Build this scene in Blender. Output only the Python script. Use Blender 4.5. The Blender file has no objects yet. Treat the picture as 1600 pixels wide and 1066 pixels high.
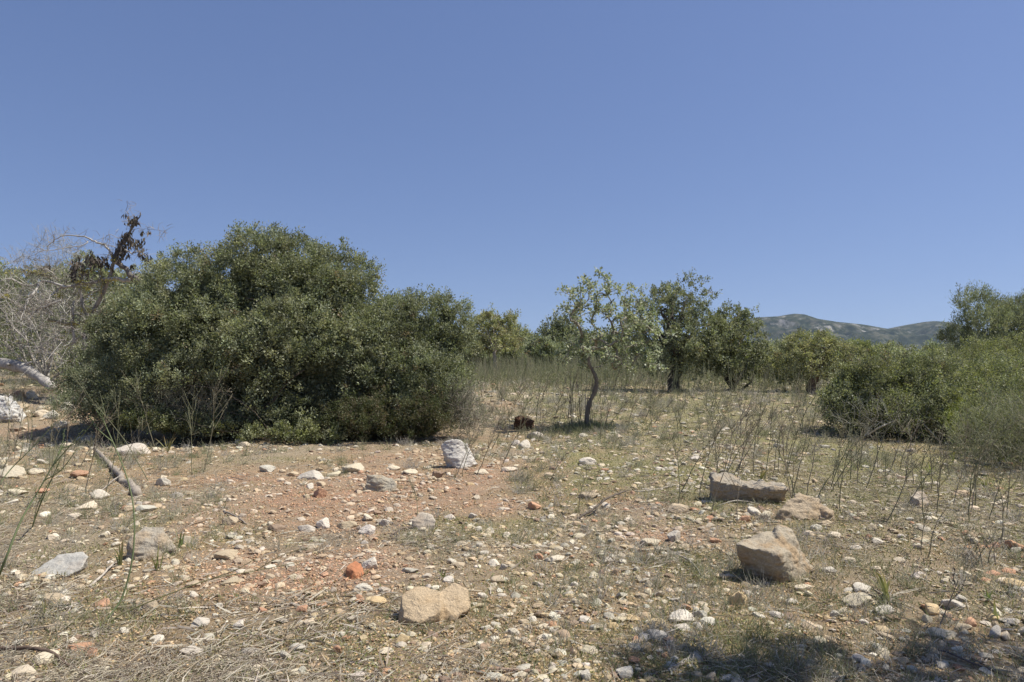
import bpy, bmesh, math
import numpy as np
from mathutils import Vector, Matrix

# ------------------------------------------------------------------ scene, camera, sky, sun, exposure
scn = bpy.context.scene
col = bpy.context.collection
EYE = 1.60
FPX = 1067.0            # focal length in photo pixels (24 mm on 36 mm, 1600 px wide)
CX, CY, HOR = 800.0, 533.0, 548.0
cam_d = bpy.data.cameras.new('camera'); cam = bpy.data.objects.new('camera', cam_d); col.objects.link(cam)
cam.location = (0, 0, EYE)
PITCH = math.atan((HOR - CY) / FPX)
cam.rotation_euler = (math.radians(90) + PITCH, 0, 0)
cam_d.lens = 24; cam_d.sensor_width = 36; cam_d.clip_start = 0.05; cam_d.clip_end = 30000
scn.camera = cam

SX, SY, EL = 1.0, 0.02, math.radians(60)
AZ = math.atan2(SX, SY)
world = bpy.data.worlds.new('World'); scn.world = world; world.use_nodes = True
nt = world.node_tree; nt.nodes.clear()
sky = nt.nodes.new('ShaderNodeTexSky'); sky.sky_type = 'NISHITA'; sky.sun_disc = False
sky.sun_elevation = EL; sky.sun_rotation = AZ; sky.altitude = 50
sky.air_density = 0.9; sky.dust_density = 0.35; sky.ozone_density = 1.3
hs = nt.nodes.new('ShaderNodeHueSaturation')
hs.inputs['Hue'].default_value = 0.512; hs.inputs['Saturation'].default_value = 1.15; hs.inputs['Value'].default_value = 1.0
bg = nt.nodes.new('ShaderNodeBackground'); bg.inputs['Strength'].default_value = 0.15
ow = nt.nodes.new('ShaderNodeOutputWorld')
tcw = nt.nodes.new('ShaderNodeTexCoord'); adv = nt.nodes.new('ShaderNodeVectorMath'); adv.operation = 'ADD'; adv.inputs[1].default_value = (0, 0, 0.10)
nrm = nt.nodes.new('ShaderNodeVectorMath'); nrm.operation = 'NORMALIZE'
nt.links.new(tcw.outputs['Generated'], adv.inputs[0]); nt.links.new(adv.outputs[0], nrm.inputs[0]); nt.links.new(nrm.outputs[0], sky.inputs['Vector'])
gm = nt.nodes.new('ShaderNodeGamma'); gm.inputs['Gamma'].default_value = 0.70
nt.links.new(sky.outputs[0], hs.inputs['Color']); nt.links.new(hs.outputs[0], gm.inputs[0]); tn = nt.nodes.new('ShaderNodeVectorMath'); tn.operation = 'MULTIPLY'; tn.inputs[1].default_value = (0.82, 0.87, 1.01)
nt.links.new(gm.outputs[0], tn.inputs[0]); nt.links.new(tn.outputs[0], bg.inputs[0]); nt.links.new(bg.outputs[0], ow.inputs[0])

sun_d = bpy.data.lights.new('sun', 'SUN'); sun_d.energy = 5.0; sun_d.angle = math.radians(0.55); sun_d.color = (1.0, 0.95, 0.86)
sun = bpy.data.objects.new('sun', sun_d); col.objects.link(sun)
hxy = math.hypot(SX, SY)
SUNV = Vector((SX / hxy * math.cos(EL), SY / hxy * math.cos(EL), math.sin(EL)))
sun.rotation_euler = SUNV.to_track_quat('Z', 'Y').to_euler(); sun.location = SUNV * 30
scn.view_settings.view_transform = 'Standard'; scn.view_settings.look = 'None'
scn.view_settings.exposure = 0.36; scn.view_settings.gamma = 1.0; scn.view_settings.use_curve_mapping = False
scn.render.engine = 'CYCLES'
scn.cycles.max_bounces = 8; scn.cycles.diffuse_bounces = 4; scn.cycles.glossy_bounces = 2; scn.cycles.transmission_bounces = 3
scn.cycles.transparent_max_bounces = 4

# ------------------------------------------------------------------ numeric helpers
RNG = np.random.default_rng(7)
def h3(i, j, k, s=0):
    n = (i * 374761393 + j * 668265263 + k * 2147483647 + s * 1274126177) & 0xFFFFFFFF
    n = ((n ^ (n >> 13)) * 1274126177) & 0xFFFFFFFF
    n = ((n ^ (n >> 16)) * 2246822519) & 0xFFFFFFFF
    return ((n ^ (n >> 15)) & 0xFFFFFF) / float(0xFFFFFF)
def vnoise3(p, s=0):
    p = np.asarray(p, float); i = np.floor(p).astype(np.int64); f = p - i; f = f * f * (3 - 2 * f)
    r = 0
    for a in (0, 1):
        for b in (0, 1):
            for c in (0, 1):
                w = (f[..., 0] if a else 1 - f[..., 0]) * (f[..., 1] if b else 1 - f[..., 1]) * (f[..., 2] if c else 1 - f[..., 2])
                r = r + w * h3(i[..., 0] + a, i[..., 1] + b, i[..., 2] + c, s)
    return r * 2 - 1
def vnoise2(x, y, s=0):
    i = np.floor(x).astype(np.int64); j = np.floor(y).astype(np.int64); fx = x - i; fy = y - j
    fx = fx * fx * (3 - 2 * fx); fy = fy * fy * (3 - 2 * fy)
    a = h3(i, j, 0, s); b = h3(i + 1, j, 0, s); c = h3(i, j + 1, 0, s); d = h3(i + 1, j + 1, 0, s)
    return ((a * (1 - fx) + b * fx) * (1 - fy) + (c * (1 - fx) + d * fx) * fy) * 2 - 1
def fbm2(x, y, f, o, s=0, g=0.5):
    r = 0; a = 1.0
    for k in range(o):
        r = r + a * vnoise2(x * f + 17.3 * k, y * f - 9.1 * k, s + k); a *= g; f *= 2.03
    return r
def fbm3(p, f, o, s=0, g=0.5):
    r = 0; a = 1.0
    for k in range(o):
        r = r + a * vnoise3(np.asarray(p) * f + 11.7 * k, s + k); a *= g; f *= 2.03
    return r
def sstep(a, b, x):
    t = np.clip((x - a) / (b - a), 0, 1); return t * t * (3 - 2 * t)
def H(x, y):
    x = np.asarray(x, float); y = np.asarray(y, float)
    d = np.hypot(x, y)
    z = 0.05 * vnoise2(x * 0.33, y * 0.33, 3) + 0.022 * vnoise2(x * 1.1, y * 1.1, 5) + 0.010 * vnoise2(x * 3.3, y * 3.3, 6)
    z = z * sstep(600, 60, d) * (0.5 + 0.5 * sstep(0, 4, d))
    z = z + 0.65 * sstep(-6.5, -13, x) * sstep(11, 21, y) * sstep(300, 60, y)
    z = z + 5.0 * sstep(-12, -48, x) * sstep(24, 75, y) * sstep(900, 200, d)
    z = z - 1.2 * sstep(70, 160, y) * sstep(4000, 400, d)
    return z
def Hf(x, y): return float(H(np.array([x]), np.array([y]))[0])
def ray(px, py):
    a = (px - CX) / FPX; b = (CY - py) / FPX
    d = Vector((a, 1, b)); c, s = math.cos(PITCH), math.sin(PITCH)
    return Vector((d.x, d.y * c - d.z * s, d.y * s + d.z * c))
TT_ = 0.5 * 1.01 ** np.arange(900)
def at(px, py):
    """where a point of the photograph meets the ground"""
    r = np.array(ray(px, py)); t = TT_
    for k in range(2):
        q = r[None] * t[:, None]; below = EYE + q[:, 2] < H(q[:, 0], q[:, 1])
        i = int(np.argmax(below)) if below.any() else len(t) - 1
        t = np.linspace(t[max(i - 1, 0)], t[i], 60)
    q = r * t[-1] if k == 0 else q[i]
    return Vector((q[0], q[1], Hf(q[0], q[1])))
def pt(px, py, Y):
    r = ray(px, py); t = Y / r.y
    return Vector((r.x * t, Y, EYE + r.z * t))

# ------------------------------------------------------------------ mesh builder
class MB:
    def __init__(s): s.v = []; s.q = []; s.t = []; s.c = []; s.n = 0
    def add(s, v, q=None, t=None, c=None):
        v = np.asarray(v, np.float32).reshape(-1, 3)
        if q is not None and len(q): s.q.append(np.asarray(q, np.int64).reshape(-1, 4) + s.n)
        if t is not None and len(t): s.t.append(np.asarray(t, np.int64).reshape(-1, 3) + s.n)
        if c is None: c = np.full((len(v), 3), 0.5)
        c = np.asarray(c, np.float32)
        if c.ndim == 1: c = np.tile(c, (len(v), 1))
        s.v.append(v); s.c.append(c); s.n += len(v)
        return s
    def mesh(s, name, smooth=True):
        v = np.concatenate(s.v); c = np.concatenate(s.c)
        q = np.concatenate(s.q) if s.q else np.zeros((0, 4), int); t = np.concatenate(s.t) if s.t else np.zeros((0, 3), int)
        me = bpy.data.meshes.new(name)
        me.vertices.add(len(v)); me.vertices.foreach_set('co', v.ravel())
        nl = q.size + t.size; me.loops.add(nl)
        me.loops.foreach_set('vertex_index', np.concatenate([q.ravel(), t.ravel()]).astype(np.int32))
        me.polygons.add(len(q) + len(t))
        ls = np.concatenate([np.arange(len(q)) * 4, q.size + np.arange(len(t)) * 3]).astype(np.int32)
        me.polygons.foreach_set('loop_start', ls)
        me.polygons.foreach_set('use_smooth', np.full(len(q) + len(t), smooth))
        me.update(calc_edges=True)
        a = me.color_attributes.new('col', 'FLOAT_COLOR', 'POINT')
        a.data.foreach_set('color', np.concatenate([c, np.ones((len(c), 1), np.float32)], 1).astype(np.float32).ravel())
        return me
    def build(s, name, mat, parent=None, loc=(0, 0, 0), smooth=True):
        return link(name, s.mesh(name, smooth), mat, parent, loc)
def link(name, me, mat, parent=None, loc=(0, 0, 0)):
    if mat is not None and len(me.materials) == 0: me.materials.append(mat)
    o = bpy.data.objects.new(name, me); col.objects.link(o); o.location = loc
    if parent is not None: o.parent = parent
    return o
def empty(name, loc):
    o = bpy.data.objects.new(name, None); col.objects.link(o); o.location = loc; o.empty_display_size = 0.1
    return o
def tag(o, label, cat, group=None, kind=None):
    if label: o['label'] = label
    if cat: o['category'] = cat
    if group: o['group'] = group
    if kind: o['kind'] = kind
    return o
def norm(a): return a / np.maximum(np.linalg.norm(a, axis=-1, keepdims=True), 1e-9)

def tube(mb, path, rad, k=6, c=(.5, .5, .5), rough=0.0, rng=RNG):
    P = np.asarray(path, float); n = len(P); rad = np.broadcast_to(np.asarray(rad, float), (n,))
    T = norm(np.gradient(P, axis=0)); u = np.array([1, 0, 0.]) if abs(T[0][0]) < 0.8 else np.array([0, 1., 0])
    V = []
    for i in range(n):
        u = u - T[i] * np.dot(u, T[i]); u = u / max(np.linalg.norm(u), 1e-9); w = np.cross(T[i], u)
        a = np.arange(k) * 2 * math.pi / k
        r = rad[i] * (1 + rough * rng.uniform(-1, 1, k))
        V.append(P[i] + (np.cos(a) * r)[:, None] * u + (np.sin(a) * r)[:, None] * w)
    V = np.concatenate(V); I = np.arange(k); J = (I + 1) % k
    Q = np.concatenate([np.stack([i * k + I, i * k + J, (i + 1) * k + J, (i + 1) * k + I], 1) for i in range(n - 1)])
    V = np.concatenate([V, P[:1], P[-1:]]); nb = n * k
    Tt = np.concatenate([np.stack([J, I, np.full(k, nb)], 1), np.stack([(n - 1) * k + I, (n - 1) * k + J, np.full(k, nb + 1)], 1)])
    mb.add(V, Q, Tt, c)
def smooth_path(P, n):
    P = np.asarray(P, float); t = np.linspace(0, len(P) - 1, n); r = np.zeros((n, 3))
    for k, tt in enumerate(t):
        i = min(int(tt), len(P) - 2); f = tt - i
        p0 = P[max(i - 1, 0)]; p1 = P[i]; p2 = P[i + 1]; p3 = P[min(i + 2, len(P) - 1)]
        r[k] = 0.5 * (2 * p1 + (p2 - p0) * f + (2 * p0 - 5 * p1 + 4 * p2 - p3) * f * f + (3 * p1 - p0 - 3 * p2 + p3) * f ** 3)
    return r
def sticks(mb, A, B, bend, r0, r1, C, k=3):
    """many thin twigs at once: three rings of k sides"""
    A = np.asarray(A, float); B = np.asarray(B, float); N = len(A)
    M = (A + B) / 2 + bend
    D = norm(B - A); u = np.cross(D, np.array([0.31, 0.17, 0.93])); u = norm(u); w = np.cross(D, u)
    r0 = np.broadcast_to(r0, (N,)); r1 = np.broadcast_to(r1, (N,))
    rings = []
    for P, r in ((A, r0), (M, (r0 + r1) / 2), (B, r1)):
        for j in range(k):
            a = j * 2 * math.pi / k; rings.append(P + (math.cos(a) * r)[:, None] * u + (math.sin(a) * r)[:, None] * w)
    V = np.stack(rings, 1)  # N, 3k, 3
    q = []
    for i in range(2):
        for j in range(k): q.append([i * k + j, i * k + (j + 1) % k, (i + 1) * k + (j + 1) % k, (i + 1) * k + j])
    q = np.array(q); Q = (np.arange(N)[:, None, None] * (3 * k) + q[None]).reshape(-1, 4)
    Cc = np.repeat(np.asarray(C, np.float32).reshape(-1, 3) if np.ndim(C) > 1 else np.tile(C, (N, 1)), 3 * k, 0)
    mb.add(V.reshape(-1, 3), Q, None, Cc)
def leaves(mb, P, D, Nn, L, W, C, fold=0.18):
    """pointed oval leaves: P base, D growth direction, Nn rough normal"""
    N = len(P); D = norm(D); S = norm(np.cross(D, Nn)); U = np.cross(S, D)
    L = np.broadcast_to(L, (N,))[:, None]; W = np.broadcast_to(W, (N,))[:, None]
    v0 = P; v1 = P + D * L * 0.5 + S * W * 0.5 + U * W * fold; v2 = P + D * L; v3 = P + D * L * 0.5 - S * W * 0.5 + U * W * fold
    V = np.stack([v0, v1, v2, v3], 1).reshape(-1, 3); Q = np.arange(N * 4).reshape(-1, 4)
    mb.add(V, Q, None, np.repeat(C, 4, 0))
def blades(mb, P, D, L, W, bend, C):
    """grass blades and dry strap leaves: base, middle and tip"""
    N = len(P); D = norm(D); S = norm(np.cross(D, RNG.normal(0, 1, (N, 3)))); L = L[:, None]; W = W[:, None]
    m = P + D * L * 0.55 + bend * 0.3; t = P + D * L + bend
    V = np.stack([P - S * W / 2, P + S * W / 2, m + S * W * 0.42, m - S * W * 0.42, t], 1).reshape(-1, 3)
    b = np.arange(N)[:, None] * 5
    mb.add(V, b + np.array([[0, 1, 2, 3]]), b + np.array([[3, 2, 4]]), np.repeat(C, 5, 0))
def pal(cols, n, jit=0.12, rng=RNG, w=None):
    cols = np.asarray(cols, float); i = rng.choice(len(cols), n, p=w)
    return np.clip(cols[i] * (1 + rng.normal(0, jit, (n, 1))) * (1 + rng.normal(0, jit * 0.12, (n, 3))), 0.003, 0.9)

# ------------------------------------------------------------------ materials
def mat_new(name):
    m = bpy.data.materials.new(name); m.use_nodes = True; n = m.node_tree; n.nodes.clear()
    return m, n, n.nodes.new, n.links.new
def M_attr(name, rough=0.8, spec=0.25, trans=0.0, noise=0.0, nscale=60.0, bump=0.0, bscale=80.0, objcol=False, wood=False):
    m, n, N, Lk = mat_new(name)
    out = N('ShaderNodeOutputMaterial'); b = N('ShaderNodeBsdfPrincipled')
    b.inputs['Roughness'].default_value = rough; b.inputs['Specular IOR Level'].default_value = spec
    if objcol:
        a = N('ShaderNodeObjectInfo'); c = a.outputs['Color']
    else:
        a = N('ShaderNodeAttribute'); a.attribute_name = 'col'; c = a.outputs['Color']
    if noise or bump:
        tc = N('ShaderNodeTexCoord'); mp = N('ShaderNodeMapping'); Lk(tc.outputs['Object'], mp.inputs['Vector'])
        if wood: mp.inputs['Scale'].default_value = (1, 1, 0.25)
    if noise:
        nz = N('ShaderNodeTexNoise'); nz.inputs['Scale'].default_value = nscale; nz.inputs['Detail'].default_value = 8; nz.inputs['Roughness'].default_value = 0.65
        Lk(mp.outputs[0], nz.inputs['Vector'])
        mr = N('ShaderNodeMapRange'); mr.inputs['From Min'].default_value = 0.3; mr.inputs['From Max'].default_value = 0.7
        mr.inputs['To Min'].default_value = 1 - noise; mr.inputs['To Max'].default_value = 1 + noise * 0.6
        Lk(nz.outputs['Fac'], mr.inputs['Value'])
        mx = N('ShaderNodeVectorMath'); mx.operation = 'SCALE'; Lk(c, mx.inputs[0]); Lk(mr.outputs[0], mx.inputs['Scale']); c = mx.outputs[0]
    Lk(c, b.inputs['Base Color'])
    if bump:
        nb = N('ShaderNodeTexNoise'); nb.inputs['Scale'].default_value = bscale; nb.inputs['Detail'].default_value = 6
        Lk(mp.outputs[0], nb.inputs['Vector'])
        bp = N('ShaderNodeBump'); bp.inputs['Strength'].default_value = bump; bp.inputs['Distance'].default_value = 0.01
        Lk(nb.outputs['Fac'], bp.inputs['Height']); Lk(bp.outputs[0], b.inputs['Normal'])
    if trans:
        t = N('ShaderNodeBsdfTranslucent'); g = N('ShaderNodeVectorMath'); g.operation = 'MULTIPLY'; g.inputs[1].default_value = (1.12, 1.14, 0.72)
        Lk(c, g.inputs[0]); Lk(g.outputs[0], t.inputs['Color']); mix = N('ShaderNodeMixShader'); mix.inputs[0].default_value = trans
        Lk(b.outputs[0], mix.inputs[1]); Lk(t.outputs[0], mix.inputs[2]); Lk(mix.outputs[0], out.inputs[0])
    else: Lk(b.outputs[0], out.inputs[0])
    return m
M_leaf = M_attr('leaf', 0.52, 0.35, 0.38)
M_grass = M_attr('grass_blade', 0.7, 0.2, 0.2)
M_bark = M_attr('bark', 0.9, 0.15, 0, 0.45, 14, 0.8, 30, wood=True)
M_twig = M_attr('twig', 0.85, 0.2)
M_peb = M_attr('pebble', 0.85, 0.2, 0, 0.22, 45, 0.5, 90)

def M_stone(name, patch=(0.42, 0.27, 0.15), amt=0.35, pits=0.5, sc=1.0, bump=1.0):
    m, n, N, Lk = mat_new(name)
    out = N('ShaderNodeOutputMaterial'); b = N('ShaderNodeBsdfPrincipled'); b.inputs['Roughness'].default_value = 0.88; b.inputs['Specular IOR Level'].default_value = 0.2
    oi = N('ShaderNodeObjectInfo'); tc = N('ShaderNodeTexCoord')
    va = N('ShaderNodeVectorMath'); va.operation = 'ADD'; Lk(tc.outputs['Object'], va.inputs[0])
    vr = N('ShaderNodeVectorMath'); vr.operation = 'SCALE'; vr.inputs[0].default_value = (7.3, 3.1, 5.7); Lk(oi.outputs['Random'], vr.inputs['Scale']); Lk(vr.outputs[0], va.inputs[1])
    n1 = N('ShaderNodeTexNoise'); n1.inputs['Scale'].default_value = 5.5 * sc; n1.inputs['Detail'].default_value = 8; n1.inputs['Roughness'].default_value = 0.62; Lk(va.outputs[0], n1.inputs['Vector'])
    n2 = N('ShaderNodeTexNoise'); n2.inputs['Scale'].default_value = 42 * sc; n2.inputs['Detail'].default_value = 8; n2.inputs['Roughness'].default_value = 0.7; Lk(va.outputs[0], n2.inputs['Vector'])
    vo = N('ShaderNodeTexVoronoi'); vo.inputs['Scale'].default_value = 26 * sc; Lk(va.outputs[0], vo.inputs['Vector'])
    r1 = N('ShaderNodeMapRange'); r1.inputs['From Min'].default_value = 0.48; r1.inputs['From Max'].default_value = 0.62; r1.inputs['To Max'].default_value = amt; Lk(n1.outputs['Fac'], r1.inputs['Value'])
    mx = N('ShaderNodeMix'); mx.data_type = 'RGBA'; Lk(r1.outputs[0], mx.inputs['Factor']); Lk(oi.outputs['Color'], mx.inputs['A']); mx.inputs['B'].default_value = (*patch, 1)
    r2 = N('ShaderNodeMapRange'); r2.inputs['From Min'].default_value = 0.3; r2.inputs['From Max'].default_value = 0.72; r2.inputs['To Min'].default_value = 0.80; r2.inputs['To Max'].default_value = 1.22; Lk(n2.outputs['Fac'], r2.inputs['Value'])
    r3 = N('ShaderNodeMapRange'); r3.inputs['From Min'].default_value = 0.04; r3.inputs['From Max'].default_value = 0.16; r3.inputs['To Min'].default_value = 1 - pits * 0.5; r3.inputs['To Max'].default_value = 1; Lk(vo.outputs['Distance'], r3.inputs['Value'])
    ml = N('ShaderNodeMath'); ml.operation = 'MULTIPLY'; Lk(r2.outputs[0], ml.inputs[0]); Lk(r3.outputs[0], ml.inputs[1])
    sc_ = N('ShaderNodeVectorMath'); sc_.operation = 'SCALE'; Lk(mx.outputs['Result'], sc_.inputs[0]); Lk(ml.outputs[0], sc_.inputs['Scale']); Lk(sc_.outputs[0], b.inputs['Base Color'])
    ad = N('ShaderNodeMath'); ad.operation = 'MULTIPLY_ADD'; Lk(n2.outputs['Fac'], ad.inputs[0]); ad.inputs[1].default_value = 1.0; Lk(n1.outputs['Fac'], ad.inputs[2])
    bp = N('ShaderNodeBump'); bp.inputs['Strength'].default_value = bump; bp.inputs['Distance'].default_value = 0.022; Lk(ad.outputs[0], bp.inputs['Height']); Lk(bp.outputs[0], b.inputs['Normal'])
    Lk(b.outputs[0], out.inputs[0])
    return m
M_rock = M_stone('limestone', amt=0.25, pits=0.3, bump=0.45)
M_rock_big = M_stone('limestone_boulder', (0.46, 0.31, 0.16), 0.40, 0.7, 1.3)
M_rust = M_stone('iron_stained_limestone', (0.38, 0.25, 0.13), 0.65, 0.7, 1.1)

def M_ground():
    m, n, N, Lk = mat_new('earth')
    out = N('ShaderNodeOutputMaterial'); b = N('ShaderNodeBsdfPrincipled'); b.inputs['Roughness'].default_value = 0.95; b.inputs['Specular IOR Level'].default_value = 0.1
    a = N('ShaderNodeAttribute'); a.attribute_name = 'col'; tc = N('ShaderNodeTexCoord')
    def noise(s, d=8, r=0.65):
        t = N('ShaderNodeTexNoise'); t.inputs['Scale'].default_value = s; t.inputs['Detail'].default_value = d; t.inputs['Roughness'].default_value = r; Lk(tc.outputs['Object'], t.inputs['Vector']); return t
    def rng_(src, a0, a1, b0, b1):
        r = N('ShaderNodeMapRange'); Lk(src, r.inputs['Value'])
        for k, v in zip(('From Min', 'From Max', 'To Min', 'To Max'), (a0, a1, b0, b1)): r.inputs[k].default_value = v
        return r.outputs[0]
    def mix(f, A, B):
        x = N('ShaderNodeMix'); x.data_type = 'RGBA'; Lk(f, x.inputs['Factor'])
        for nm, v in (('A', A), ('B', B)):
            if isinstance(v, tuple): x.inputs[nm].default_value = (*v, 1)
            else: Lk(v, x.inputs[nm])
        return x.outputs['Result']
    fine = noise(55, 6, 0.7); mid = noise(7.5, 9, 0.7); grit = noise(160, 3)
    c = mix(rng_(mid.outputs['Fac'], 0.38, 0.62, 0, 0.55), a.outputs['Color'], (0.25, 0.205, 0.15))
    c = mix(rng_(fine.outputs['Fac'], 0.52, 0.66, 0, 0.8), c, (0.52, 0.46, 0.36))
    c = mix(rng_(grit.outputs['Fac'], 0.58, 0.66, 0, 0.55), c, (0.13, 0.095, 0.07))
    Lk(c, b.inputs['Base Color'])
    ad = N('ShaderNodeMath'); ad.operation = 'MULTIPLY_ADD'; Lk(mid.outputs['Fac'], ad.inputs[0]); ad.inputs[1].default_value = 2.0; Lk(fine.outputs['Fac'], ad.inputs[2])
    bp = N('ShaderNodeBump'); bp.inputs['Strength'].default_value = 1.0; bp.inputs['Distance'].default_value = 0.03; Lk(ad.outputs[0], bp.inputs['Height']); Lk(bp.outputs[0], b.inputs['Normal'])
    Lk(b.outputs[0], out.inputs[0]); return m

# ------------------------------------------------------------------ ground sheet
RED = np.array([0.44, 0.27, 0.165]); TAN = np.array([0.40, 0.285, 0.16]); MOSS = np.array([0.265, 0.255, 0.095]); GREY = np.array([0.36, 0.305, 0.215])
def masks(x, y):
    n1 = fbm2(x, y, 0.55, 4, 21); n2 = fbm2(x, y, 1.7, 3, 31); n3 = fbm2(x, y, 0.9, 4, 41)
    red = np.exp(-(((x + 1.9) / 2.9) ** 2 + ((y - 8.6) / 2.3) ** 2)) * 1.25
    red = np.maximum(red, 0.9 * np.exp(-(((x + 1.5) / 1.0) ** 2 + ((y - 5.0) / 0.8) ** 2)))
    red = np.maximum(red, 0.8 * np.exp(-(((x - 1.25) / 0.8) ** 2 + ((y - 6.0) / 0.7) ** 2)))
    red = np.maximum(red, 0.7 * np.exp(-(((x + 10.5) / 2.5) ** 2 + ((y - 15.5) / 2.5) ** 2)))
    red = np.clip(red + 0.6 * n1 + 0.4 * n2 - 0.38, 0, 1)
    grn = sstep(-1.0, 1.2, x) * sstep(4.5, 8, y) * 0.62 + 0.42 * sstep(-.3, 1.6, x) + 0.1
    grn = np.clip(grn + 0.55 * n3 - 0.25 - 0.8 * red, 0, 1)
    gry = np.clip(0.35 + 0.7 * fbm2(x, y, 0.8, 3, 51), 0, 1)
    return red, grn, gry
def make_ground():
    n = 860
    u = np.linspace(-1, 1, n); k = 8.1; X = 3.2 * np.sinh(u * k) ; Yv = np.linspace(-0.78, 1, n); Y = 3.4 * np.sinh(Yv * k) + 2.0
    X, Y = np.meshgrid(X, Y); d = np.hypot(X, Y)
    Z = H(X, Y) + 0.008 * vnoise2(X * 8, Y * 8, 9) * sstep(40, 10, d)
    r, g, gy = masks(X, Y)
    C = TAN + (GREY - TAN) * gy[..., None] * 0.8
    C = C + (MOSS - C) * (g * 0.9)[..., None]; C = C + (RED - C) * r[..., None]
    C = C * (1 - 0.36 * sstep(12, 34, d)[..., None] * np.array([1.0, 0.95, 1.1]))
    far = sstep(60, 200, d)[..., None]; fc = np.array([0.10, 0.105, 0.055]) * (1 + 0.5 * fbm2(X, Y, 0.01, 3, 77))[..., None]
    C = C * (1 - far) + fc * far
    i = np.arange(n * n).reshape(n, n); q = np.stack([i[:-1, :-1], i[:-1, 1:], i[1:, 1:], i[1:, :-1]], -1).reshape(-1, 4)
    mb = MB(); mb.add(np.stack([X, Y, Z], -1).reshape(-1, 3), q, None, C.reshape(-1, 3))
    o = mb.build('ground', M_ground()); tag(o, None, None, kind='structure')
make_ground()

# ------------------------------------------------------------------ mountains
def make_hills():
    DY = 3300.0
    prof = [(700, 560), (850, 548), (960, 540), (1060, 528), (1120, 512), (1160, 499), (1185, 496), (1215, 494.5), (1238, 490.5), (1252, 491.5), (1270, 498), (1300, 503), (1340, 507), (1362, 511), (1385, 515), (1400, 512), (1425, 507), (1455, 502), (1478, 504), (1500, 511), (1530, 522), (1580, 536), (1660, 548), (1800, 560)]
    px = np.array([p[0] for p in prof], float); py = np.array([p[1] for p in prof], float)
    xs = (px - CX) / FPX * DY; zs = EYE + (HOR - py) / FPX * DY
    nx, ny = 620, 260
    X = np.linspace(xs[0] - 200, xs[-1] + 300, nx); v = np.linspace(0, 1, ny); Y = DY - 950 + v * 2100
    X, Y = np.meshgrid(X, Y)
    ridge = np.interp(X, xs, zs, left=-10, right=-10)
    wob = 120 * fbm2(X, Y, 1 / 700., 2, 5)
    t = 1 - np.abs(Y + wob * 0.6 - DY) / np.where(Y < DY, 900, 1100.); t = np.clip(t, 0, 1); sh = t ** 1.25 * (1.6 - 0.6 * t)
    crest = np.exp(-((Y - DY) / 160.) ** 2)
    rg = 1 - np.abs(fbm2(X, Y, 1 / 260., 4, 91))
    Z = (ridge + 10) * np.clip(sh, 0, 1) - 12 + (rg - 0.6) * 80 * sstep(0, 0.5, t) * (1 - 0.9 * crest) + 7 * fbm2(X, Y, 1 / 55., 3, 13) * sstep(0, 0.3, t) * (1 - 0.75 * crest)
    rp_ = np.interp(X * DY / Y, xs, zs, left=-10, right=-10)
    Z = np.minimum(Z, EYE + (rp_ - EYE) * Y / DY - 3.0); wc = np.exp(-((Y - DY) / 85.) ** 4); Z = Z * (1 - wc) + (ridge - 0.5) * wc
    i = np.arange(nx * ny).reshape(ny, nx); q = np.stack([i[:-1, :-1], i[:-1, 1:], i[1:, 1:], i[1:, :-1]], -1).reshape(-1, 4)
    m, n, N, Lk = mat_new('maquis_slope'); out = N('ShaderNodeOutputMaterial'); b = N('ShaderNodeBsdfDiffuse'); tc = N('ShaderNodeTexCoord')
    def nz(s, d):
        t = N('ShaderNodeTexNoise'); t.inputs['Scale'].default_value = s; t.inputs['Detail'].default_value = d; t.inputs['Roughness'].default_value = 0.7; Lk(tc.outputs['Object'], t.inputs['Vector']); return t
    r = N('ShaderNodeValToRGB'); e = r.color_ramp.elements; e[0].position = 0.33; e[0].color = (0.014, 0.020, 0.012, 1); e[1].position = 0.66; e[1].color = (0.14, 0.13, 0.095, 1)
    x = e.new(0.5); x.color = (0.042, 0.050, 0.028, 1)
    Lk(nz(0.022, 12).outputs['Fac'], r.inputs[0])
    rk = N('ShaderNodeMapRange'); rk.inputs['From Min'].default_value = 0.56; rk.inputs['From Max'].default_value = 0.64; Lk(nz(0.012, 9).outputs['Fac'], rk.inputs['Value'])
    mx = N('ShaderNodeMix'); mx.data_type = 'RGBA'; Lk(rk.outputs[0], mx.inputs['Factor']); Lk(r.outputs[0], mx.inputs['A']); mx.inputs['B'].default_value = (0.27, 0.255, 0.23, 1)
    Lk(mx.outputs['Result'], b.inputs['Color']); Lk(b.outputs[0], out.inputs[0])
    mb = MB(); mb.add(np.stack([X, Y, Z], -1).reshape(-1, 3), q); o = mb.build('hills', m); tag(o, None, None, kind='structure')
make_hills()

# ------------------------------------------------------------------ stones
def ico(sub):
    bm = bmesh.new(); bmesh.ops.create_icosphere(bm, subdivisions=sub, radius=1.0)
    v = np.array([x.co for x in bm.verts]); t = np.array([[l.index for l in f.verts] for f in bm.faces]); bm.free(); return v, t
ICO = {k: ico(k) for k in (1, 2, 3, 4)}
def rockshape(sub, seed, planes=11, sharp=0.8, rough=0.05):
    r = np.random.default_rng(seed); v, t = ICO[sub]
    Nn = norm(r.normal(0, 1, (planes, 3))); off = r.uniform(0.5, 1.0, planes)
    dot = v @ Nn.T; rad = np.where(dot > 0.05, off / np.maximum(dot, 0.05), 9.0)
    rr = -np.log(np.exp(-np.minimum(rad, 9) * 9 * sharp).sum(1)) / (9 * sharp) + 0.05
    rr = np.clip(rr, 0.45, 1.25) * (1 + rough * fbm3(v, 2.6, 3, seed) + rough * 0.5 * fbm3(v, 8, 2, seed + 5))
    p = v * rr[:, None]
    p -= (p.max(0) + p.min(0)) / 2; p /= (p.max(0) - p.min(0)) / 2
    return p, t
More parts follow.
